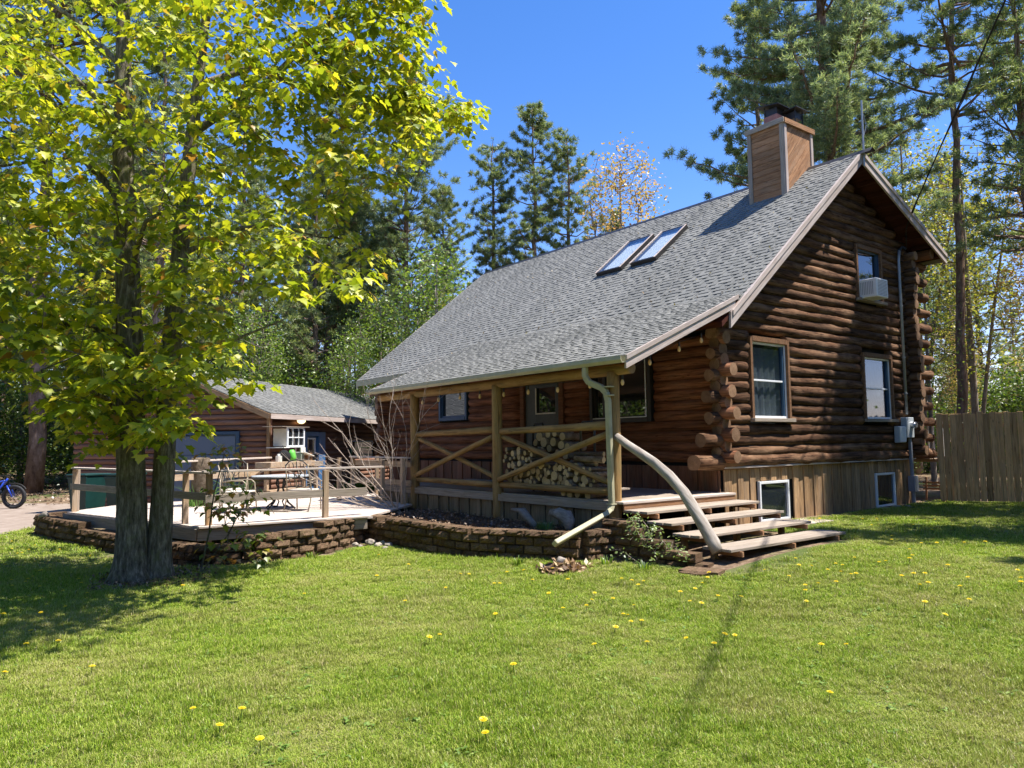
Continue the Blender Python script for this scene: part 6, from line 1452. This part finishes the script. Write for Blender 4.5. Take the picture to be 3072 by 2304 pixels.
rz = na("rotz", 'FLOAT'); sc = na("scl", 'FLOAT_VECTOR'); vid = na("vid", 'INT'); cx = ng_.nodes.new("ShaderNodeCombineXYZ"); ng_.links.new(rz, cx.inputs[2])
for i, t in enumerate(TUFTS):
    ob = ng_.nodes.new("GeometryNodeObjectInfo"); ob.inputs[0].default_value = t; ob.inputs['As Instance'].default_value = True
    ip = ng_.nodes.new("GeometryNodeInstanceOnPoints"); cmp_ = ng_.nodes.new("FunctionNodeCompare"); cmp_.data_type = 'INT'; cmp_.operation = 'EQUAL'
    ins = [s for s in cmp_.inputs if s.enabled]; ng_.links.new(vid, ins[0]); ins[1].default_value = i
    ng_.links.new(m2p.outputs[0], ip.inputs['Points']); ng_.links.new(cmp_.outputs[0], ip.inputs['Selection']); ng_.links.new(ob.outputs['Geometry'], ip.inputs['Instance'])
    ng_.links.new(cx.outputs[0], ip.inputs['Rotation']); ng_.links.new(sc, ip.inputs['Scale']); ng_.links.new(ip.outputs[0], jn.inputs[0])
ng_.links.new(jn.outputs[0], go.inputs[0]); md = grass.modifiers.new("scatter", 'NODES'); md.node_group = ng_
# broad-leaved weeds and clover between the grass
wp = np.concatenate([scatter_points(420, 3, 9), scatter_points(400, 8, 16)]); wn_ = len(wp); wl = 8; ang = lr.uniform(0, 6.28, wn_ * wl)
wpos = np.repeat(np.stack([wp[:, 0], wp[:, 1], gnp(wp[:, 1]) + .012], 1), wl, 0) + np.stack([lr.normal(0, .02, wn_ * wl), lr.normal(0, .02, wn_ * wl), lr.uniform(0, .02, wn_ * wl)], 1)
V, F = leaf_cloud(wpos, lr.uniform(.02, .048, wn_ * wl), unit(np.stack([np.cos(ang), np.sin(ang), lr.uniform(.1, .7, wn_ * wl)], 1)), unit(np.stack([-.3 * np.cos(ang), -.3 * np.sin(ang), np.ones(wn_ * wl)], 1)), DIAM, .25, .25)
tag(link("ground_cover", fast_mesh("ground_cover", V, F, (leafmat("weed_leaf", [(0, (.08, .16, .02)), (.6, (.17, .28, .04)), (1, (.3, .38, .09))], .35, 1.2),))), "low broad-leaved weeds and clover mixed through the lawn", "weeds", kind='stuff')
# dandelions
M_dand = leafmat("dandelion_petal", [(0, (.75, .55, .006)), (1, (.9, .74, .02))], .3, 1.0)
def dandelion_mesh(seed, puff=False):
    r = np.random.default_rng(seed); mb = MB(); h = r.uniform(.05, .09)
    mb.tube([(0, 0, -.01), (.004, .002, h * .5), (0, .006, h)], .0022, 5, 0)
    for ringi, (nn, rr, lift) in enumerate(((16, .020, .003), (12, .015, .007), (8, .008, .010))):
        for k in range(nn):
            a = 2 * math.pi * (k + .5 * ringi) / nn; da = math.pi / nn * .95; c, s = math.cos, math.sin; o = len(mb.v)
            mb.v += [(.002 * c(a), .006 + .002 * s(a), h + .002), (rr * c(a - da), .006 + rr * s(a - da), h + lift), (rr * 1.12 * c(a), .006 + rr * 1.12 * s(a), h + lift - .001), (rr * c(a + da), .006 + rr * s(a + da), h + lift)]
            mb.f.append((o, o + 1, o + 2, o + 3)); mb.m.append(1)
    return mesh("dandelion", mb.v, mb.f, (L_blade, M_dand), mb.m)
DMs = [dandelion_mesh(40 + i) for i in range(4)]
DP = [(0.35, -10.77), (0.31, -11.01), (-0.27, -10.91), (1.52, -10.64), (3.08, -10.24), (3.38, -10.01), (3.98, -10.08), (3.55, -10.2), (-0.27, -8.07), (0.98, -7.36), (2.51, -7.85), (2.54, -7.99), (4.77, -8.9), (4.58, -8.81), (-1.25, -6.06), (-0.62, -6.07), (0.06, -5.83), (0.02, -5.96), (0.8, -5.94), (0.84, -5.89), (0.53, -6.51), (0.44, -5.43), (2.19, -6.92), (-0.76, -6.83), (-1.82, -9.13), (-1.19, -10.75), (-1.35, -11.09), (1.22, -11.24), (-2.37, -5.94), (-1.37, -10.48), (-1.58, -9.61), (0.97, -5.43), (1.42, -5.21), (1.91, -4.73), (2.13, -4.78), (2.2, -4.62), (2.32, -4.83), (2.18, -5.47), (2.55, -5.54), (2.36, -5.69), (2.43, -6.18), (2.57, -5.96), (2.92, -5.57), (3.07, -5.91), (3.14, -5.91), (3.4, -6.13), (3.44, -6.02), (3.39, -6.37), (4.12, -6.14), (4.05, -6.61), (3.76, -6.95), (3.75, -7.89), (2.94, -4.58), (2.86, -4.34), (2.95, -4.83), (2.66, -3.87), (2.73, -4.03), (3.36, -4.7), (3.25, -5.03), (3.43, -5.06), (3.6, -4.6), (4.37, -5.77), (4.29, -5.86), (4.42, -6.14), (3.32, -2.95), (3.45, -2.89), (3.88, -3.75), (4.0, -3.94), (3.96, -3.6), (3.71, -2.95), (3.87, -2.94), (4.08, -2.98), (3.5, -3.5), (3.11, -3.38), (4.56, -2.84), (4.6, -2.62), (4.67, -2.54), (5.12, -2.45), (5.37, -1.75), (5.53, -2.1), (4.85, -3.05), (4.91, -3.01), (5.47, -3.39), (4.71, -1.97), (5.63, -2.41), (5.2, -3.75), (5.47, -4.03), (5.1, -5.54), (5.24, -5.34), (5.76, -6.59), (0.96, 1.66), (0.91, 1.38), (1.53, 1.05), (1.57, 2.18), (1.63, 2.52), (4.03, -2.1), (3.99, -2.22), (4.24, -1.93), (4.13, -1.57), (3.08, 2.31), (2.52, 2.6), (2.11, 1.4), (3.14, 1.31), (4.27, 0.37), (3.87, -0.24), (5.24, -2.97), (4.1, -3.47), (4.21, -4.28), (0.48, -5.15), (1.82, -5.85), (0.78, -4.9)]
k = 0
for x, y in DP:
    if not inpoly(x, y, LAWN): continue
    o = link("dandelion", DMs[k % 4], None, Matrix.Translation((x, y, g(y))) @ Matrix.Rotation(k * 1.3, 4, 'Z') @ Matrix.Rotation(random.uniform(-.3, .3), 4, 'X') @ Matrix.Scale(random.uniform(1.0, 1.35), 4)); tag(o, "yellow dandelion flower standing in the mown lawn", "dandelion", "dandelions in the lawn"); k += 1
dr2 = np.random.default_rng(8)
for i in range(70):
    if i < 45: p = np.array([-5.8, -10.4]) + dr2.normal(0, 1, 2) * np.array([1.5, .55])
    else: p = np.array([2.8, .4]) + dr2.normal(0, 1, 2) * np.array([1.3, 2.2])
    if not inpoly(p[0], p[1], LAWN) or p[0] < .5 and p[1] > -3: continue
    o = link("dandelion", DMs[i % 4], None, Matrix.Translation((p[0], p[1], g(p[1])))); tag(o, "yellow dandelion flower standing in the mown lawn", "dandelion", "dandelions in the lawn")
